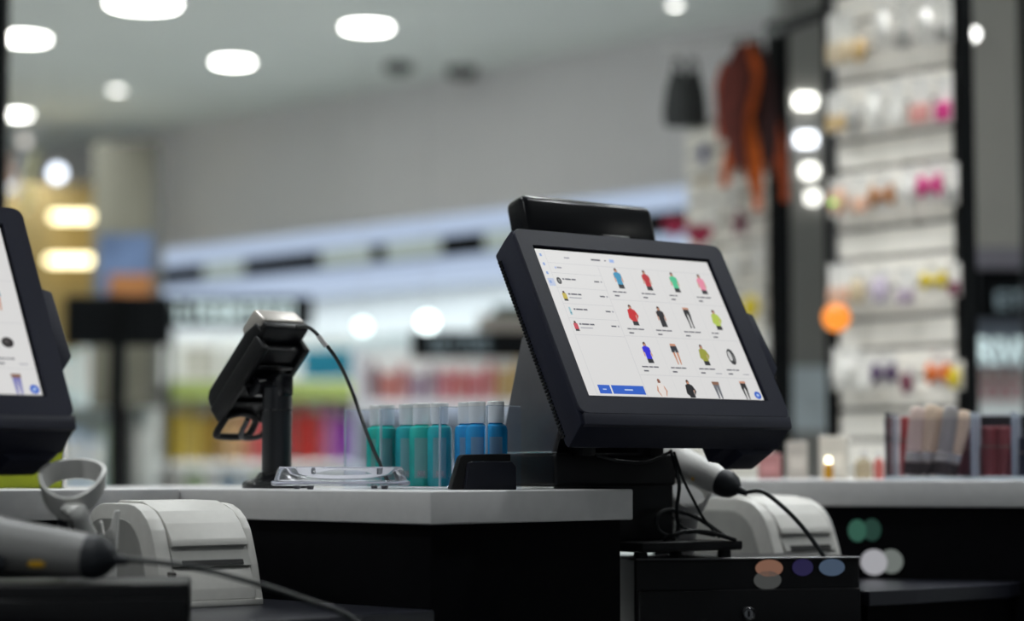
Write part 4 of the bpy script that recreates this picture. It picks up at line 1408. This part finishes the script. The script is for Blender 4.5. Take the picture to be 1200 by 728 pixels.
# scarves on a hook before the narrow slatwall
for i, (c, pts_, ws, lab) in enumerate((
        ((0.10, 0.018, 0.012), [(868, 52), (864, 90), (858, 130), (862, 165), (868, 195)], (0.010, 0.036, 0.030, 0.022, 0.016), 'dark maroon scarf hanging at the left of the bunch'),
        ((0.50, 0.09, 0.012), [(878, 50), (882, 85), (872, 125), (860, 165), (850, 205)], (0.008, 0.020, 0.026, 0.016, 0.010), 'orange scarf whose tail swings out to the left'),
        ((0.62, 0.12, 0.010), [(874, 95), (872, 130), (878, 165), (884, 200), (888, 232)], (0.010, 0.018, 0.020, 0.020, 0.010), 'bright orange scarf tail hanging straight down'),
        ((0.035, 0.010, 0.010), [(886, 48), (892, 90), (894, 130), (898, 165), (900, 190)], (0.010, 0.030, 0.034, 0.026, 0.014), 'brown black scarf at the right of the bunch'),
        ((0.36, 0.06, 0.03), [(850, 75), (848, 100), (846, 130), (844, 150)], (0.010, 0.020, 0.014, 0.008), 'faded red scarf end at the upper left of the bunch'),
        ((0.45, 0.08, 0.02), [(904, 130), (910, 165), (916, 195), (920, 222)], (0.010, 0.018, 0.014, 0.008), 'rust red scarf tail by the black post'))):
    D = 5.30 + 0.02 * i
    P = [at(px, py, D + 0.01 * math.sin(k)) for k, (px, py) in enumerate(pts_)]
    t = thing('scarf', lab, 'scarf', P[-1], 0, 'scarves hung in a bunch')
    bm = nb()
    add_tube(bm, [q - P[-1] for q in P], [q * 1.15 for q in ws], 12, 5, 0.35)
    obj('cloth', bm, mat('scarf_%d' % i, c, 0.9, var=0.35, scale=30), t)
    bm = nb()
    for k in range(5):
        x = (k - 2) * ws[-1] * 0.4
        add_tube(bm, [(x, 0, 0.006), (x * 1.2, 0.002, -0.03)], 0.0025, 5)
    obj('fringe', bm, MATS['scarf_%d' % i], t)
    bm = nb()
    top = P[0] - P[-1]
    add_tube(bm, [top + Vector((0, 0.03, 0.01)), top + Vector((0, 0, 0.012)), top + Vector((0, -0.008, 0.002))], 0.003, 6)
    obj('hanger', bm, BLACK_MET, t)
bm = nb()
add_tube(bm, [at(778, 60, 5.36), at(916, 36, 5.36)], 0.006, 8)
add_tube(bm, [at(914, 37, 5.36), at(914, 37, 5.70)], 0.006, 8)
tag(obj('hanging_rail', bm, STEEL), 'thin rail carrying the scarves and the black bags', 'rail')
for i, (px, w_, lab) in enumerate(((798, 0.040, 'black cloth bag hanging at the left end of the scarf rail'), (816, 0.036, 'darker black cloth bag nearest the scarves on the rail'))):
    D = 5.33 + 0.03 * i
    a, b = at(px, 74, D), at(px - 3, 150, D)
    h_ = a.z - b.z
    t = thing('hanging_bag', lab, 'bag', b, R(10), 'black bags on the rail')
    bm = nb()
    add_lathe(bm, [(0, 0), (w_ * 0.9, 0.004), (w_, h_ * 0.25), (w_ * 0.8, h_ * 0.6), (w_ * 0.45, h_ * 0.85), (0, h_ * 0.87)], 18, None, 1, 0.4)
    obj('bag_body', bm, mat('black_cloth_%d' % i, (0.03 - 0.012 * i, 0.033 - 0.012 * i, 0.033 - 0.012 * i), 0.8, var=0.4), t)
    bm = nb()
    add_tube(bm, [(-w_ * 0.4, 0, h_ * 0.82), (-w_ * 0.15, 0, h_ * 1.05), (w_ * 0.15, 0, h_ * 1.05), (w_ * 0.4, 0, h_ * 0.82)], 0.004, 6, 4)
    obj('strap', bm, BLACK_MET, t)
for (x0, x1, y0, y1, D, lab) in ((776, 806, 238, 292, 5.5, 'crimson plush heart left of the narrow slatwall'), (804, 836, 250, 300, 5.45, 'crimson plush heart nearer the slatwall edge')):
    c = at((x0 + x1) / 2, (y0 + y1) / 2, D)
    w_ = (x1 - x0) * D / F / 2
    t = thing('plush_heart', lab, 'plush toy', c, 0, 'crimson plush hearts')
    hp = []
    for k in range(28):
        a = 2 * math.pi * k / 28
        hp.append((0.062 * w_ * 16 * math.sin(a) ** 3, 0.062 * w_ * (13 * math.cos(a) - 5 * math.cos(2 * a) - 2 * math.cos(3 * a) - math.cos(4 * a))))
    bm = nb()
    add_prism(bm, hp, -w_ * 0.35, w_ * 0.35, Matrix.Rotation(R(90), 4, 'X'), w_ * 0.12, 2)
    obj('body', bm, mat('crimson_plush', (0.30, 0.012, 0.05), 0.9, var=0.3, scale=80), t)
    bm = nb()
    add_tube(bm, [(0, 0, w_ * 0.3), (0, 0.02, at(800, 50, D).z - c.z)], 0.0015, 6)
    obj('cord', bm, mat('pale_cord', (0.5, 0.5, 0.5), 0.6), t)
x, D = hit(MS2, 867, 0.05)
c = at(867, 262, D)
t = thing('star_ornament', 'maroon star ornament on the narrow slatwall', 'ornament', c, math.atan2(MS2[1][0], MS2[0][0]))
bm = nb()
add_prism(bm, [((0.040 if k % 2 == 0 else 0.018) * math.sin(k * math.pi / 5), (0.040 if k % 2 == 0 else 0.018) * math.cos(k * math.pi / 5)) for k in range(10)], -0.008, 0.008, Matrix.Rotation(R(90), 4, 'X'), 0.002, 1)
obj('star', bm, pm('pack_maroon', COLS['maroon']), t)
bm = nb()
add_tube(bm, [(0, 0, 0.035), (0, 0.045, 0.045)], 0.002, 6)
obj('hook', bm, STEEL, t)

# grey pillar between the slatwalls, its mirrored ceiling lights built as glowing boxes
D = 6.25
t = thing('pillar', 'grey pillar between the two slatwalls with a column of bright lamps', 'pillar', (0, D, 0))
bm = nb()
add_box(bm, (at(922, 0, D).x, 0, 0), (at(985, 0, D).x, 0.3, CEIL - 0.001), 0.004, 1)
obj('shaft', bm, mat('pillar_grey', (0.27, 0.265, 0.25), 0.55, var=0.04), t)
for px, py, e, wpx in ((944, 118, 6.0, 22), (945, 163, 5.0, 22), (949, 200, 4.5, 16), (953, 231, 3.2, 14)):
    c = at(px, py, D - 0.02)
    hw = wpx * D / F / 2
    bm = nb()
    add_box(bm, (c.x - hw, -0.03, c.z - 0.016), (c.x + hw, 0.0, c.z + 0.016), 0.006, 2)
    obj('lamp', bm, emat('pillar_lamp_%d' % py, (1.0, 1.0, 0.93) if py != 163 else (0.90, 0.94, 1.0), e), t)  # glowing box standing in for a mirrored ceiling light
boxobj('pale_panel', (at(922, 0, D).x, -0.012, at(940, 505, D).z), (at(972, 0, D).x, 0.0, at(940, 430, D).z), mat('pale_blue_board', (0.62, 0.70, 0.74), 0.5, var=0.1, scale=12), t)
# small green indicator beside the mirrored lights
p = at(977, 237, 4.76)
bm = nb()
add_lathe(bm, [(0, -0.003), (0.004, -0.002), (0.005, 0.0), (0.004, 0.003), (0, 0.004)], 12, Matrix.Rotation(R(90), 4, 'X'))
add_box(bm, (-0.003, 0.0, -0.003), (0.003, 0.05, 0.003))
o = obj('indicator_light', bm, emat('indicator_green', (0.35, 1.0, 0.12), 2.4))
o.location = p
tag(o, 'tiny green indicator light on the black post by the pillar lamps', 'light')

# grey partition and shop signs at the far right
D = 6.0
bm = nb()
add_box(bm, (at(1128, 0, D).x, D, at(1150, 288, D).z), (at(1420, 0, D).x, D + 0.1, CEIL))
struct('wall_right', bm, mat('partition_grey', (0.52, 0.50, 0.46), 0.7, var=0.03, scale=4), 'grey partition right of the slatwall')
bm = nb()
add_box(bm, (at(1195.5, 0, 5.2).x, 5.2, 0), (at(1206, 0, 5.2).x, 5.23, 2.5))
tag(obj('display_post', bm, BLACK_MET), 'black post at the right edge of the picture', 'post')
c = at(1140, 40, 5.9)
t = thing('wall_spotlight', 'small bright spotlight on the grey partition beside the black post', 'lamp', c)
bm = nb()
add_lathe(bm, [(0, -0.014), (0.013, -0.010), (0.015, 0.0)], 16, Matrix.Rotation(R(-90), 4, 'X'))
obj('lens', bm, emat('spot_lens', (1, 1, 0.96), 7.0), t)
bm = nb()
add_lathe(bm, [(0.015, 0.0), (0.018, 0.001), (0.018, 0.09), (0, 0.1)], 16, Matrix.Rotation(R(-90), 4, 'X'))
obj('can', bm, mat('lamp_trim', (0.6, 0.6, 0.6), 0.4), t)

BLKS = mat('sign_black', (0.005, 0.006, 0.007), 0.6, spec=0.1)


def strokes(parent, px0, px1, y0, y1, D, n_, m, depth, seed=1, name='letter'):
    """blurred lettering that cannot be read: one letter-like mark each"""
    rnd = random.Random(seed)
    wl = (px1 - px0) / n_
    for k in range(n_):
        l, r_ = px0 + wl * (k + 0.12), px0 + wl * (k + 0.86)
        a, b = at(l, y1, D), at(r_, y0, D)
        h_, w_ = b.z - a.z, b.x - a.x
        sw = w_ * 0.28
        bm = nb()
        v = rnd.randrange(5)
        bars = [[(0, 0, sw, h_), (w_ - sw, 0, w_, h_), (0, h_ * 0.42, w_, h_ * 0.58)], [(0, 0, sw, h_), (0, h_ * 0.84, w_, h_), (0, 0, w_, h_ * 0.16), (0, h_ * 0.42, w_ * 0.8, h_ * 0.58)],
                [(0, h_ * 0.84, w_, h_), (w_ / 2 - sw / 2, 0, w_ / 2 + sw / 2, h_)], [(0, 0, sw, h_), (w_ - sw, 0, w_, h_), (0, h_ * 0.84, w_, h_), (0, 0, w_, h_ * 0.16)], [(0, 0, sw, h_), (0, 0, w_, h_ * 0.18)]][v]
        for q in bars:
            add_box(bm, (a.x + q[0], -depth, a.z + q[1]), (a.x + q[2], 0.0, a.z + q[3]))
        obj(name, bm, m, parent, False)


LITW = emat('lit_letters', (0.72, 0.90, 0.90), 1.3)
LITD = emat('dim_letters', (0.45, 0.60, 0.66), 0.35)
D = 6.05
t = thing('shop_sign', 'black fascia sign with dim blue lettering at the far right', 'sign', (0, D, 0))
boxobj('board', (at(1139, 0, D).x, 0, at(1150, 374, D).z), (at(1400, 0, D).x, 0.06, at(1150, 315, D).z), BLKS, t)
strokes(t, 1166, 1250, 342, 362, D, 5, LITD, 0.012, 4)
boxobj('lilac_cornice', (at(1139, 0, D).x, -0.01, at(1150, 314, D).z), (at(1400, 0, D).x, 0.08, at(1150, 289, D).z), mat('lilac_paint', (0.33, 0.31, 0.37), 0.6), t)
t = thing('shop_sign', 'lower fascia sign with white letters RIVE at the far right', 'sign', (0, D, 0))
boxobj('board', (at(1139, 0, D).x, 0, at(1150, 430, D).z), (at(1400, 0, D).x, 0.06, at(1150, 375, D).z), mat('sign_bluegrey', (0.13, 0.15, 0.19), 0.6), t)
cu = bpy.data.curves.new('sign_text', 'FONT')
cu.body = 'RIVE'
cu.extrude = 0.004
sz = (at(1150, 396, D).z - at(1150, 427, D).z) / 0.70
cu.size = sz
to = bpy.data.objects.new('lettering', cu)
COL.objects.link(to)
dg = bpy.context.evaluated_depsgraph_get()
me = bpy.data.meshes.new_from_object(to.evaluated_get(dg))
bpy.data.objects.remove(to)
me.materials.clear()
me.materials.append(LITW)
to = bpy.data.objects.new('lettering', me)
COL.objects.link(to)
to.parent = t
to.rotation_euler = (R(90), 0, 0)
q = at(1143, 427, D)
to.location = (q.x, -0.006, q.z)
bw = max(v.co.x for v in me.vertices)
to.scale = ((at(1201, 0, D).x - q.x) / bw, 1, 1)
for i, (y0, y1, c, cn) in enumerate(((432, 446, 'rose', 'upper'), (450, 468, 'pink', 'lower'))):
    for k in range(4):
        px = 1148 + 15 * k
        a, b = at(px - 6.5, y1, 6.1), at(px + 6.5, y0, 6.1)
        t = thing('cosmetics_pack', '%s pack, %s from the left in the %s row under the white RIVE letters' % (c, ORD[k], cn), 'pack', (0, 6.1, 0), 0, 'packs under the far right sign')
        boxobj('box', (a.x, 0, a.z), (b.x, 0.05, b.z), pm('pack_' + c, COLS[c]), t, 0.002, 1)
        boxobj('printed_panel', (a.x + 0.006, -0.001, a.z + 0.006), (b.x - 0.006, 0.0005, b.z - 0.01), CARD, t)
bm = nb()
for yy in (447, 469):
    q = at(1139, yy, 6.08)
    add_box(bm, (q.x, 6.08, q.z - 0.006), (at(1400, 0, 6.08).x, 6.3, q.z))
tag(obj('wall_shelf', bm, CARD), 'pale shelves under the white RIVE letters', 'shelf')

# ================================================================== PRODUCT WALL (left and centre)


def gondola(label, D, px0, px1, levels, m, back=None):
    t = thing('shelf_unit', label, 'shelf unit', (0, D, 0))
    x0, x1 = at(px0, 0, D).x, at(px1, 0, D).x
    for (yl, th_) in levels:
        z = at(600, yl, D).z
        boxobj('shelf_board', (x0, -0.16, z - th_), (x1, 0.16, z), m, t, 0.003, 1)
    ztop = max(at(600, yl, D).z for yl, _ in levels) + 0.18
    boxobj('back_panel', (x0, 0.16, 0), (x1, 0.18, ztop), back or mat('unit_back', (0.80, 0.82, 0.78), 0.6), t)
    for x in (x0, x1):
        boxobj('side_panel', (x - 0.01, -0.16, 0), (x + 0.01, 0.16, ztop), m, t, 0.002, 1)
    return t


def bottle_far(px, y0, y1, wpx, D, c, i, lab, grp, shape):
    a, b = at(px, y1, D), at(px, y0, D)
    h_, r_ = b.z - a.z, wpx * D / F / 2
    t = thing('product_bottle', lab, 'bottle', a, 0, grp)
    m = mat('bottle_%.2f_%.2f_%.2f' % c, c, 0.3, var=0.1, scale=20)
    bm = nb()
    if shape == 0:
        add_lathe(bm, [(0, 0), (r_ * 0.9, 0), (r_, h_ * 0.05), (r_, h_ * 0.68), (r_ * 0.8, h_ * 0.78), (r_ * 0.35, h_ * 0.82), (0, h_ * 0.82)], 16, None, 1, 0.6)
    else:
        add_lathe(bm, [(0, 0), (r_ * 0.75, 0), (r_ * 0.8, h_ * 0.1), (r_, h_ * 0.75), (r_ * 0.95, h_ * 0.82), (0, h_ * 0.83)], 16, None, 1, 0.6)
    obj('body', bm, m, t)
    bm = nb()
    add_lathe(bm, [(r_ * 0.42, h_ * 0.81), (r_ * 0.42, h_ * 0.98), (r_ * 0.36, h_), (0, h_)], 12)
    obj('cap', bm, m if i % 2 else CARD, t)


D = 8.3
UNIT = mat('unit_white', (0.84, 0.85, 0.82), 0.5, var=0.03)
gondola('white shelf unit of shampoo bottles behind the card terminal', D, 196, 432, ((446, 0.02), (541, 0.03), (580, 0.02)), UNIT)
boxobj2 = tag(boxobj('price_rail', (at(205, 0, 8.12).x, 8.12, at(300, 468, 8.12).z), (at(432, 0, 8.12).x, 8.135, at(300, 447, 8.12).z), mat('lime_rail', (0.42, 0.52, 0.14), 0.5, var=0.2, scale=10)), 'pale lime price rail above the shampoo bottles', 'price rail')
rowA = ((206, (0.50, 0.36, 0.04), 'gold'), (222, (0.58, 0.44, 0.10), 'yellow gold'), (237, (0.50, 0.34, 0.06), 'amber'), (251, (0.30, 0.17, 0.03), 'brown'), (266, (0.62, 0.40, 0.20), 'tan'), (281, (0.70, 0.42, 0.22), 'apricot'), (297, (0.68, 0.16, 0.14), 'coral'),
        (313, (0.66, 0.06, 0.10), 'cherry red'), (331, (0.60, 0.06, 0.10), 'dark pink'), (352, (0.62, 0.03, 0.02), 'scarlet'), (369, (0.58, 0.04, 0.04), 'red'), (386, (0.55, 0.20, 0.42), 'pink'), (401, (0.26, 0.03, 0.40), 'purple'), (415, (0.30, 0.05, 0.36), 'violet'), (427, (0.06, 0.04, 0.12), 'navy'))
for i, (px, c, cn) in enumerate(rowA):
    bottle_far(px, 470 + (i * 7) % 5, 541, 15, D - 0.08, c, i, '%s shampoo bottle on the lime railed shelf behind the card terminal' % cn, 'shampoo bottles', i % 2)
rowL = ((206, 'pale grey', (0.5, 0.5, 0.48)), (228, 'green', (0.25, 0.46, 0.12)), (248, 'white', (0.72, 0.72, 0.74)), (268, 'blue', (0.10, 0.28, 0.50)), (288, 'ice blue', (0.60, 0.70, 0.82)), (308, 'lime', (0.45, 0.58, 0.16)), (330, 'mint', (0.45, 0.62, 0.50)), (368, 'cream', (0.68, 0.66, 0.56)), (390, 'pale green', (0.5, 0.62, 0.36)), (412, 'silver', (0.55, 0.57, 0.6)))
for i, (px, cn, c) in enumerate(rowL):
    a, b = at(px - 8, 580, D - 0.1), at(px + 8, 549 + (i * 5) % 9, D - 0.1)
    t = thing('product_carton', '%s carton on the low shelf beneath the shampoo bottles' % cn, 'carton', (0, D - 0.1, 0), 0, 'cartons on the low shelf')
    boxobj('carton_body', (a.x, 0, a.z), (b.x, 0.05, b.z), pm('low_' + cn.replace(' ', '_'), c), t, 0.002, 1)
    boxobj('printed_panel', (a.x + 0.008, -0.001, a.z + 0.03), (b.x - 0.008, 0.0005, b.z - 0.015), CARD, t)
# teal box and white boxes above
for px0, px1, y0, y1, c, cn, lab in ((354, 420, 411, 446, (0.005, 0.16, 0.24), 'teal', 'deep teal carton on top of the shampoo shelf'),):
    a, b = at(px0, y1, D - 0.05), at(px1, y0, D - 0.05)
    t = thing('teal_carton', lab, 'carton', (0, D - 0.05, 0))
    boxobj('carton_body', (a.x, 0, a.z), (b.x, 0.1, b.z), pm('low_' + cn, c), t, 0.003, 1)
    boxobj('lid', (a.x - 0.003, -0.003, b.z - 0.03), (b.x + 0.003, 0.103, b.z + 0.004), pm('lid_' + cn, tuple(q * 1.3 for q in c)), t, 0.003, 1)
for px0, px1, y0, y1, lab in ((214, 250, 398, 446, 'grey beige carton on top of the shampoo shelf, left'), (262, 300, 405, 446, 'pale carton on top of the shampoo shelf, right of the grey beige one')):
    a, b = at(px0, y1, D - 0.03), at(px1, y0, D - 0.03)
    t = thing('product_carton', lab, 'carton', (0, D - 0.03, 0))
    boxobj('carton_body', (a.x, 0, a.z), (b.x, 0.1, b.z), mat('grey_beige', (0.40, 0.39, 0.33), 0.6, var=0.1), t, 0.003, 1)
    boxobj('lid', (a.x - 0.003, -0.003, b.z - 0.03), (b.x + 0.003, 0.103, b.z + 0.004), UNIT, t, 0.003, 1)

D = 7.4
gondola('pale shelf unit of red and gold bottles behind the acrylic organiser', D, 424, 680, ((471, 0.055), (545, 0.03)), mat('unit_lilac', (0.82, 0.82, 0.86), 0.5, var=0.03))
rowB = ((438, (0.22, 0.10, 0.12), 'plum'), (455, (0.46, 0.10, 0.07), 'brick red'), (472, (0.38, 0.09, 0.08), 'rust'), (489, (0.26, 0.17, 0.25), 'mauve'), (506, (0.28, 0.18, 0.24), 'grey violet'), (523, (0.56, 0.12, 0.15), 'rose red'), (540, (0.56, 0.10, 0.10), 'tomato red'),
        (557, (0.60, 0.13, 0.16), 'pink red'), (574, (0.58, 0.14, 0.14), 'coral red'), (591, (0.56, 0.36, 0.10), 'gold'), (608, (0.60, 0.40, 0.13), 'bright gold'), (625, (0.50, 0.32, 0.10), 'dull gold'))
for i, (px, c, cn) in enumerate(rowB):
    bottle_far(px, 424 + (i * 5) % 8 - (6 if px > 580 else 0), 471, 16, D - 0.05, c, i + 1, '%s bottle on the pale shelf above the acrylic organiser' % cn, 'red and gold bottles', (i + 1) % 2)
for i, (px0, px1, y0, y1) in enumerate(((412, 444, 396, 432), (448, 482, 392, 436))):
    a, b = at(px0, y1, 7.75), at(px1, y0, 7.75)
    t = thing('white_carton', ('white carton under the fainter round lamp', 'larger white carton between the round lamp and the black shelf sign')[i], 'carton', (0, 7.75, 0), 0, 'white cartons under the round lamps')
    boxobj('carton_body', (a.x, 0, a.z - 0.05), (b.x, 0.1, b.z), mat('carton_ice', (0.72, 0.78, 0.80), 0.5), t, 0.003, 1)
    boxobj('lid', (a.x - 0.003, -0.003, b.z - 0.03), (b.x + 0.003, 0.103, b.z + 0.004), mat('carton_ice_lid', (0.62, 0.72, 0.74), 0.5), t, 0.003, 1)
t = thing('shelf_sign', 'black shelf sign with pale lettering above the red bottles', 'sign', (0, 7.3, 0))
boxobj('board', (at(483, 0, 7.3).x, 0, at(500, 420, 7.3).z), (at(640, 0, 7.3).x, 0.03, at(500, 388, 7.3).z), BLKS, t)
strokes(t, 505, 575, 394, 414, 7.3, 6, LITD, 0.01, 9)
boxobj('upright', (at(630, 0, 7.3).x, 0.005, 0), (at(636, 0, 7.3).x, 0.025, at(500, 400, 7.3).z), BLACK_MET, t)
t = thing('shelf_top_display', 'beige header board with dark green top above the shelf sign', 'display', (0, 7.5, 0))
boxobj('board', (at(560, 0, 7.5).x, 0, at(500, 388, 7.5).z), (at(650, 0, 7.5).x, 0.05, at(500, 368, 7.5).z), mat('header_beige', (0.38, 0.35, 0.31), 0.6), t)
boxobj('green_edge', (at(578, 0, 7.5).x, -0.005, at(500, 368, 7.5).z), (at(650, 0, 7.5).x, 0.05, at(500, 358, 7.5).z), mat('header_green', (0.06, 0.10, 0.07), 0.6), t)

# signs at the left
D = 6.3
t = thing('aisle_sign', 'black aisle sign board on a black post behind the left till', 'sign', (0, D, 0))
boxobj('board', (at(82, 0, D).x, 0, at(150, 405, D).z), (at(204, 0, D).x, 0.03, at(150, 347, D).z), BLKS, t, 0.002, 1)
boxobj('post', (at(135, 0, D).x, -0.01, 0), (at(152, 0, D).x, 0.035, at(150, 346, D).z), BLACK_MET, t, 0.002, 1)
D = 7.95
t = thing('shop_sign', 'long dark header sign with pale lettering above the shampoo shelf', 'sign', (0, D, 0))
boxobj('board', (at(172, 0, D).x, 0, at(250, 384, D).z), (at(368, 0, D).x, 0.04, at(250, 347, D).z), BLKS, t, 0.002, 1)
strokes(t, 176, 345, 355, 377, D, 11, LITW, 0.012, 12)
boxobj('upright', (at(200, 0, D).x, 0.005, 0), (at(206, 0, D).x, 0.03, at(250, 380, D).z), BLACK_MET, t)

# packs on a pale unit behind the left till
D = 8.6
gondola('pale shelf unit behind the black aisle sign post', D, 52, 192, ((470, 0.03), (575, 0.03)), mat('unit_aqua', (0.60, 0.68, 0.68), 0.5))
for i, (px, y0, y1, wp, c, cn) in enumerate(((78, 412, 470, 20, (0.45, 0.60, 0.60), 'aqua'), (102, 405, 470, 20, (0.62, 0.68, 0.66), 'pale aqua'), (124, 415, 470, 16, (0.30, 0.42, 0.42), 'grey teal'), (164, 408, 470, 14, (0.64, 0.63, 0.60), 'off white'), (182, 410, 470, 16, (0.56, 0.55, 0.52), 'stone grey'),
                                           (86, 505, 575, 22, (0.40, 0.55, 0.76), 'light blue'), (110, 512, 575, 20, (0.58, 0.68, 0.80), 'ice blue'), (128, 500, 575, 12, (0.45, 0.60, 0.40), 'soft green'), (166, 495, 575, 16, (0.55, 0.54, 0.51), 'light grey'), (184, 500, 575, 14, (0.62, 0.62, 0.58), 'ivory'))):
    a, b = at(px - wp / 2, y1, D - 0.1), at(px + wp / 2, y0, D - 0.1)
    t = thing('product_carton', '%s carton on the pale unit behind the aisle sign post' % cn, 'carton', (0, D - 0.1, 0), 0, 'cartons behind the aisle sign')
    boxobj('carton_body', (a.x, 0, a.z), (b.x, 0.06, b.z), pm('left_' + cn.replace(' ', '_'), c), t, 0.002, 1)
    boxobj('printed_panel', (a.x + 0.008, -0.001, a.z + 0.03), (b.x - 0.008, 0.0005, b.z - 0.03), CARD, t)
# black display post at the left edge
bm = nb()
add_box(bm, (at(-12, 0, 4.6).x, 4.6, 0), (at(7, 0, 4.6).x, 4.64, CEIL - 0.001))
tag(obj('display_post', bm, BLACK_MET), 'black floor to ceiling post at the left edge of the picture', 'post')
# patterned streamers at the upper left
for i, (px0, py0, px1, py1, c, lab) in enumerate(((44, 175, 28, 250, (0.55, 0.52, 0.26), 'yellow olive foil streamer behind the left till'), (30, 178, 14, 235, (0.45, 0.45, 0.46), 'silver foil streamer left of the yellow one'), (14, 182, 10, 215, (0.55, 0.33, 0.22), 'copper foil streamer at the far left'))):
    D = 7.0 + 0.1 * i
    a, b = at(px0, py0, D), at(px1, py1, D)
    t = thing('foil_streamer', lab, 'decoration', b, 0, 'foil streamers')
    d_ = a - b
    bm = nb()
    add_tube(bm, [d_ * f_ + Vector((0.012 * math.sin(7 * f_), 0, 0)) for f_ in (0, 0.2, 0.4, 0.6, 0.8, 1)], [0.02, 0.03, 0.022, 0.03, 0.024, 0.01], 8, 3, 0.3)
    obj('foil', bm, mat('foil_%d' % i, c, 0.35, 0.4, var=0.4, scale=15), t)
    bm = nb()
    add_tube(bm, [d_, d_ + Vector((0, 0, CEIL - a.z))], 0.001, 5)
    obj('cord', bm, mat('pale_cord', (0.5, 0.5, 0.5), 0.6), t)

# window reflections painted as glowing discs on the drawer front and cabinet
FD = Matrix.Translation((0.167, 2.864, 0)) @ Matrix.Rotation(R(13), 4, 'Z')
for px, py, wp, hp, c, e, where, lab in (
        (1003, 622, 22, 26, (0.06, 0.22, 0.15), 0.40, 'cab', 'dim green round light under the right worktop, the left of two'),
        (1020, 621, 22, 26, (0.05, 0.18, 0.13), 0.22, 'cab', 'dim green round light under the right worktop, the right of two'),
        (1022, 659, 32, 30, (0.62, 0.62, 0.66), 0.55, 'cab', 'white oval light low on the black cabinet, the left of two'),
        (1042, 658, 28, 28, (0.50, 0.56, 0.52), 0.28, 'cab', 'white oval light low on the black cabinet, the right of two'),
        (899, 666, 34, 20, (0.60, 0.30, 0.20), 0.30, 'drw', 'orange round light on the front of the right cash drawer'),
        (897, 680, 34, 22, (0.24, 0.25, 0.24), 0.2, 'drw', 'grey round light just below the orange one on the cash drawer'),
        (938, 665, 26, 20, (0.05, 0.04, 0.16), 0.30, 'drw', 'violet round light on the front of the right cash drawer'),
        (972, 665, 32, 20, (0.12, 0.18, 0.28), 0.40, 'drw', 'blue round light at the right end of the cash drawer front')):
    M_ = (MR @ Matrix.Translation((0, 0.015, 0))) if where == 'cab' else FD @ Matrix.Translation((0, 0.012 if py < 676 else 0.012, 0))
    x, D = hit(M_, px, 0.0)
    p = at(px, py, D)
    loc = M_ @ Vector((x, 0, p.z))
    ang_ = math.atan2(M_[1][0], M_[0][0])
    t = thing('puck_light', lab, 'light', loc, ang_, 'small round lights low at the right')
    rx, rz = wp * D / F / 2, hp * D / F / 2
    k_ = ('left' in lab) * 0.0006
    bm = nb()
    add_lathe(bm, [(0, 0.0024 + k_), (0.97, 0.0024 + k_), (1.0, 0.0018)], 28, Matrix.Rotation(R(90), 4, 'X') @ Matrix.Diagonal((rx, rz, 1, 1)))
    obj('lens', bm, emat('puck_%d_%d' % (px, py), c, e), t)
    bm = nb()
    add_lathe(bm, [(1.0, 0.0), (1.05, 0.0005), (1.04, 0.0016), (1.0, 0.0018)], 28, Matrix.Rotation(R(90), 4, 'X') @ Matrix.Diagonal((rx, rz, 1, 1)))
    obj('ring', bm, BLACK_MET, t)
